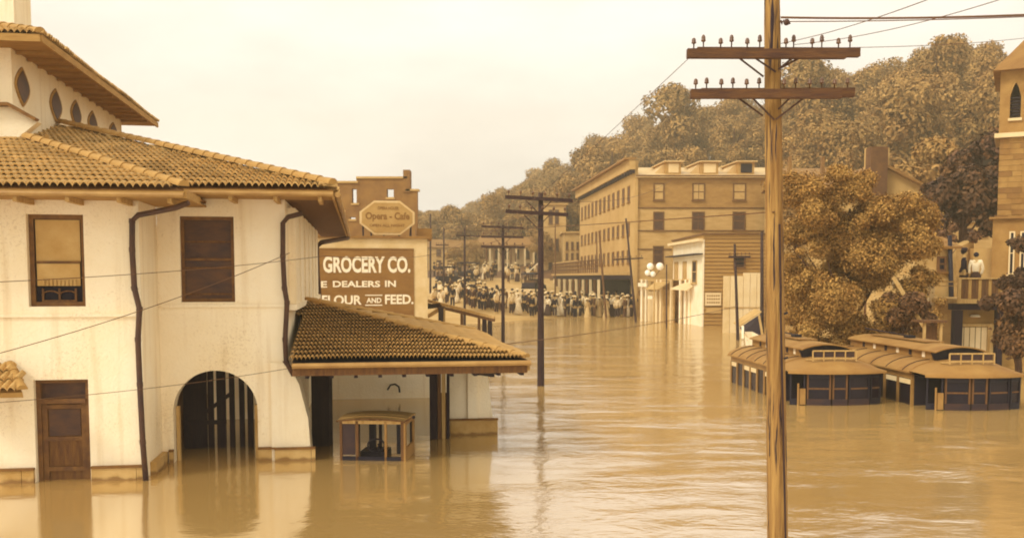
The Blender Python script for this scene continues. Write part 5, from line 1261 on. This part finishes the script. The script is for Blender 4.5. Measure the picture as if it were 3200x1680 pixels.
clump_tree('big leafy tree rising behind the two trams', 33, [(2560, 960, 80), (2520, 860, 75), (2640, 1000, 75), (2700, 1040, 60), (2600, 820, 80), (2680, 900, 85), (2760, 960, 70), (2800, 880, 70), (2620, 720, 80), (2720, 760, 85), (2820, 760, 75), (2560, 640, 70), (2640, 600, 60), (2520, 580, 55), (2720, 650, 60), (2860, 680, 60), (2490, 980, 45), (2780, 1050, 40), (2500, 740, 50), (2600, 540, 40), (2480, 1040, 40), (2840, 980, 45), (2500, 680, 45), (2470, 620, 35), (2560, 700, 55), (2460, 800, 40), (2540, 1050, 50), (2600, 1060, 50), (2680, 820, 70), (2580, 900, 60), (2660, 680, 55), (2460, 900, 40), (2780, 700, 50), (2870, 1040, 40), (2900, 860, 40), (2860, 900, 50), (2740, 1085, 35), (2560, 1085, 35), (2900, 940, 35), (2840, 1075, 35), (2640, 1090, 35), (2480, 1090, 30), (2890, 780, 40), (2450, 560, 30), (2690, 560, 35), (2600, 680, 55), (2540, 760, 50), (2700, 850, 60), (2800, 640, 45)], 220000, .043, M['leafnear'], 2650, seed=3)
clump_tree('dark spreading tree in front of the church tower', 46, [(2960, 650, 65), (3030, 620, 60), (3100, 660, 55), (2930, 590, 50), (3000, 560, 45), (3080, 590, 50), (3150, 620, 50), (2900, 700, 40), (3160, 680, 40), (3060, 690, 45)], 24000, .13, M['leafdark'], 3000, zb=2, seed=5)
clump_tree('dark shrub at the lower right edge beside the terrace', 30, [(3170, 960, 50), (3200, 1020, 60), (3180, 1060, 50), (3230, 930, 60)], 9000, .08, M['leafdark'], 3190, seed=8, name='shrub', cat='shrub')
clump_tree('dense bush filling the bank left of the church tower', 50, [(3000, 520, 60), (3060, 480, 55), (2960, 580, 50), (3080, 560, 50), (3040, 620, 55), (2920, 640, 45), (2990, 690, 35)], 16000, .14, M['leafdark'], 3010, zb=3, seed=31)
clump_tree('bush spilling over the bank behind the cottage roof', 40, [(2900, 740, 40), (2940, 700, 40), (2880, 790, 30), (3010, 740, 25)], 7000, .09, M['leafdark'], 2920, zb=1, seed=32, name='shrub', cat='shrub')
clump_tree('vine hanging over the right end of the terrace rail', 32, [(3150, 880, 30), (3180, 840, 35), (3140, 930, 25), (3190, 760, 30)], 5000, .06, M['leafdark'], 3190, seed=41, name='climbing_vine', cat='vine')
clump_tree('shrub under the pale rail fence', 31.5, [(2800, 940, 40), (2860, 960, 40), (2840, 1010, 40), (2780, 1000, 35)], 7000, .07, M['leafdark'], 2830, seed=9, name='shrub', cat='shrub')
clump_tree('tree crown leaning over the gabled house from behind', 62, [(2820, 560, 55), (2880, 540, 55), (2930, 480, 50), (2860, 620, 50), (2960, 540, 40)], 12000, .17, M['leaf'], 2880, zb=2, seed=10)
clump_tree('young tree against the row house wall', 60, [(2480, 640, 40), (2540, 660, 45), (2500, 580, 35), (2460, 720, 40)], 9000, .13, M['leaf'], 2500, zb=0, seed=12)
clump_tree('small tree behind the arcade posts', 72, [(2010, 915, 14), (2040, 905, 16), (2110, 930, 18)], 2500, .1, M['leaf'], 2050, zb=0, seed=13, depth=.4)

# ------------------------------------------------------------------ people
def skinmesh(name, nodes, edges, mt, lvl=1):
    me = bpy.data.meshes.new(name); me.from_pydata([n[:3] for n in nodes], edges, [])
    ob = bpy.data.objects.new(name, me); COL.objects.link(ob)
    sk = ob.modifiers.new('s', 'SKIN'); sk.use_smooth_shade = True
    if lvl: ss = ob.modifiers.new('u', 'SUBSURF'); ss.levels = lvl; ss.render_levels = lvl
    for v, n in zip(me.skin_vertices[0].data, nodes): v.radius = (n[3], n[4] if len(n) > 4 else n[3])
    me.skin_vertices[0].data[0].use_root = True
    dg = bpy.context.evaluated_depsgraph_get(); m2 = bpy.data.meshes.new_from_object(ob.evaluated_get(dg)); COL.objects.unlink(ob); bpy.data.objects.remove(ob)
    m2.materials.clear(); m2.materials.append(mt); m2.name = name; return m2
def make_person(name, kind, top, bottom, hat, pose=0, seed=0):
    """faces -Y; kind man / woman / child"""
    rg = random.Random(seed); s = dict(man=1., woman=.94, child=.72)[kind]
    ar = [(.30, .0), (.24, -.12), (.34, .05)][pose % 3]
    hip_, sh = .95, 1.42
    L = lambda x, y, z, r, r2=None: (x * s, y * s, z * s, r * s, (r2 or r) * s)
    nodes = [L(0, 0, hip_, .13, .10), L(0, 0, 1.15, .12, .09), L(0, 0, 1.33, .15, .10), L(0, .0, 1.47, .06), L(0, -.01, 1.56, .055),
             L(0, -.012, 1.63, .088, .10), L(0, -.01, 1.72, .075, .085),
             L(.18, 0, sh, .06), L(.23, .02, 1.15, .045), L(.22, ar[1], .92, .036), L(.21, ar[1] - .04, .84, .04),
             L(-.18, 0, sh, .06), L(-.24, .02, 1.15, .045), L(-.20, -ar[1], .92, .036), L(-.19, -ar[1] - .03, .84, .04),
             L(.09, 0, .85, .085), L(.10, -.02, .50, .06), L(.11, .02, .10, .045), L(.12, -.12, .03, .035),
             L(-.09, 0, .85, .085), L(-.10, .01, .50, .06), L(-.11, .03, .10, .045), L(-.12, -.11, .03, .035), L(0, -.115, 1.625, .016)]
    edges = [(0, 1), (1, 2), (2, 3), (3, 4), (4, 5), (5, 6), (2, 7), (7, 8), (8, 9), (9, 10), (2, 11), (11, 12), (12, 13), (13, 14), (0, 15), (15, 16), (16, 17), (17, 18), (0, 19), (19, 20), (20, 21), (21, 22), (5, 23)]
    body = skinmesh('body', nodes, edges, M['skin'])
    k = 1.16
    up_n = [L(0, 0, hip_ - .05, .16, .13), L(0, 0, 1.15, .145, .115), L(0, 0, 1.34, .175, .125), L(0, 0, 1.45, .08), L(.18, 0, sh, .08), L(.235, .02, 1.15, .062), L(.22, ar[1], .93, .05),
            L(-.18, 0, sh, .08), L(-.245, .02, 1.15, .062), L(-.20, -ar[1], .93, .05)]
    upper = skinmesh('coat' if kind == 'man' else 'blouse', up_n, [(0, 1), (1, 2), (2, 3), (2, 4), (4, 5), (5, 6), (2, 7), (7, 8), (8, 9)], M[top])
    r = thing(name, 'x', 'person', (0, 0, 0))
    inst('body', body, r); inst('coat' if kind == 'man' else 'blouse', upper, r)
    if kind == 'man' or (kind == 'child' and seed % 2):
        tr = skinmesh('trousers', [L(0, 0, .93, .15, .12), L(.09, 0, .80, .10), L(.10, -.02, .5, .08), L(.11, .02, .12, .065), L(-.09, 0, .80, .10), L(-.10, .01, .5, .08), L(-.11, .03, .12, .065)], [(0, 1), (1, 2), (2, 3), (0, 4), (4, 5), (5, 6)], M[bottom]); inst('trousers', tr, r)
    else:
        mb = MB(); P = [(.12, 1.04), (.16, .95), (.22, .7), (.30, .35), (.36, .08), (.34, .06)]; n = 16; b0 = 0
        for (rr, z) in P:
            for i in range(n): a = 2 * math.pi * i / n; q = rr * s * (1 + .07 * math.sin(i * math.pi / 2 * 1.0 + 1) * (1.1 - z)); mb.v.append(Vector((q * math.cos(a), q * .85 * math.sin(a), z * s)))
        for j in range(len(P) - 1):
            for i in range(n): a = j * n + i; b = j * n + (i + 1) % n; mb.f.append([a, b, b + n, a + n])
        inst('skirt', mb.mesh('skirt', M[bottom], smooth=True), r)
    z0 = 1.70 * s
    if hat == 'straw': prf = [(.02, -.005), (.17, -.01), (.18, .0), (.10, .012), (.098, .08), (.09, .09), (.02, .095)]
    elif hat == 'felt': prf = [(.02, -.01), (.15, 0), (.16, .012), (.105, .015), (.11, .07), (.08, .12), (.02, .11)]
    elif hat == 'wide': prf = [(.02, -.02), (.25, -.03), (.26, -.015), (.13, .02), (.12, .1), (.07, .13), (.02, .13)]
    else: prf = None
    hairm = MB().ball((0, .02 * s, 1.685 * s), .10 * s, 10, 6, 1, 1.05, .95).mesh('hair', M['hair'], smooth=True); inst('hair', hairm, r)
    if prf: inst('hat', MB().lathe((0, 0, z0 + .02), [(a * s, b * s) for a, b in prf], 12).mesh('hat', M['straw' if hat != 'felt' else 'felt']), r)
    return r
KINDS = [('man in a black suit and straw hat', 'man', 'suit_black', 'suit_black', 'straw'), ('man in a black suit and dark felt hat', 'man', 'suit_black', 'trousers', 'felt'),
         ('man in white shirtsleeves and straw hat', 'man', 'shirt', 'trousers', 'straw'), ('woman in a long white dress and wide pale hat', 'woman', 'dress_white', 'dress_white', 'wide'),
         ('woman in white blouse and dark skirt', 'woman', 'dress_white', 'skirt_dark', 'straw'), ('man in a grey suit and straw hat', 'man', 'suit_grey', 'suit_grey', 'straw'),
         ('bareheaded man in a brown suit', 'man', 'suit_brown', 'suit_brown', None), ('woman in a pale dress and wide hat', 'woman', 'dress_pale', 'dress_pale', 'wide'),
         ('bareheaded woman in white blouse and dark skirt', 'woman', 'dress_white', 'skirt_dark', None), ('child in a white frock', 'child', 'dress_white', 'dress_white', 'straw'), ('man in a white shirt and dark hat', 'man', 'shirt', 'suit_grey', 'felt')]
ppl = [make_person('person', *kd[1:], pose=i, seed=i * 2) for i, kd in enumerate(KINDS)]
remember(None)
used = set()
def put_person(i, loc, rz, where, grp, sc=1.):
    lab = KINDS[i][0] + ' ' + where
    if i not in used:
        used.add(i); o = ppl[i]; o.location = loc; o.rotation_euler = (0, 0, rz); o.scale = (sc,) * 3; o['label'] = lab
    else: o = copy_tree(ppl[i], loc, rz, sc, label=lab)
    if grp: o['group'] = grp
    return o
CG = 'onlookers crowding the flood edge'
WTS = [0, 0, 0, 1, 1, 2, 2, 3, 3, 4, 5, 6, 6, 7, 9, 10, 10, 5]
rg = random.Random(21)
def crowd(px0, px1, Ylo, Yhi, n, where, grp=CG, zf=None, sc=1.):
    placed = []; t = 0
    while len(placed) < n and t < 4000:
        t += 1; px = rg.uniform(px0, px1); Y = rg.uniform(Ylo, Yhi); x = (px - 1600) / 3000 * Y
        if any((x - a) ** 2 + ((Y - b) * .8) ** 2 < .30 for a, b in placed): continue
        placed.append((x, Y)); z = max(ground(x, Y), -.45) if zf is None else zf
        put_person(rg.choice(WTS), (x, Y, z), rg.gauss(0, .7) + (math.pi if rg.random() < .15 else 0), where, grp, sc * rg.uniform(.93, 1.05))
crowd(1350, 1500, 74, 88, 24, 'beyond the timber ramp', 'onlookers beyond the timber ramp')
crowd(1470, 1690, 73, 79, 40, 'left of the tallest dark pole', sc=1.02)
crowd(1700, 1850, 76, 80, 34, 'right of the tallest dark pole', sc=1.02)
crowd(1850, 1985, 76, 80, 28, 'below the hotel gallery', sc=1.02)
crowd(1500, 1672, 104, 110, 22, 'above the pale embankment wall', 'onlookers on the bank above the embankment wall')
crowd(1355, 1500, 100, 112, 14, 'by the waiting motor cars', 'onlookers by the motor cars')
# two people on the terrace
put_person(1, TF(ta(3042), .75, tz_(934)), math.radians(60), 'leaning on the boarded terrace', None, .97)
put_person(8, TF(ta(3078), .7, tz_(934)), math.radians(160), 'at the terrace rail, back to the viewer', None, .97)
# ------------------------------------------------------------------ motor cars on the rise
def motor(label, loc, rz, group='open motor cars waiting on the rise'):
    r = thing('motor_car', label, 'car', loc, group); ORG[r.name] = Vector((0, 0, 0))
    mb = MB(); mb.prism([(-1.6, -.7, .5), (1.7, -.7, .5), (1.75, -.7, .85), (.75, -.7, .95), (.6, -.7, 1.05), (-1.5, -.7, 1.1), (-1.65, -.7, .7)], (0, 1.4, 0)); mb.build('body', M['suit_black'], r)
    wm = MB()
    for x in (-1.15, 1.25):
        for y in (-.78, .7):
            w = MB(); w.tube([(x + .38 * math.cos(t), y + .04, .40 + .38 * math.sin(t)) for t in [2 * math.pi * k / 16 for k in range(17)]], .05, 6)
            for k in range(4): a = k * math.pi / 4; w.bar((x - .36 * math.cos(a), y + .04, .4 - .36 * math.sin(a)), (x + .36 * math.cos(a), y + .04, .4 + .36 * math.sin(a)), .03)
            w.build('wheel', M['black'], r)
    MB().prism([(-1.7, -.72, 1.9), (.5, -.72, 1.95), (.55, -.72, 2.02), (-.6, -.72, 2.1), (-1.7, -.72, 2.0)], (0, 1.44, 0)).build('hood', M['suit_black'], r)
    for x in (-1.6, -.4, .5):
        for y in (-.68, .68): MB().bar((x, y, 1.0), (x, y, 1.95), .04).build('hood_stay', M['black'], r)
    MB().bx(None, .48, .52, -.65, .65, 1.0, 1.5).build('windscreen', M['glass'], r)
    for y in (-.4, .4): MB().ball((1.8, y, .95), .1).build('headlight', M['gutter'], r)
    MB().bx(None, -1.2, -.6, -.6, .6, 1.05, 1.35).build('seat', M['wood_mid'], r)
    r.rotation_euler = (0, 0, rz); return r
for px, Y, rz, lab in ((1412, 100, .3, 'open motor car nearest the bare poles on the rise'), (1450, 106, 2.9, 'open motor car behind the first on the rise'), (1668, 97, 1.2, 'motor car with raised hood beside the tallest dark pole')):
    x = (px - 1600) / 3000 * Y; motor(lab, (x, Y, ground(x, Y)), rz)
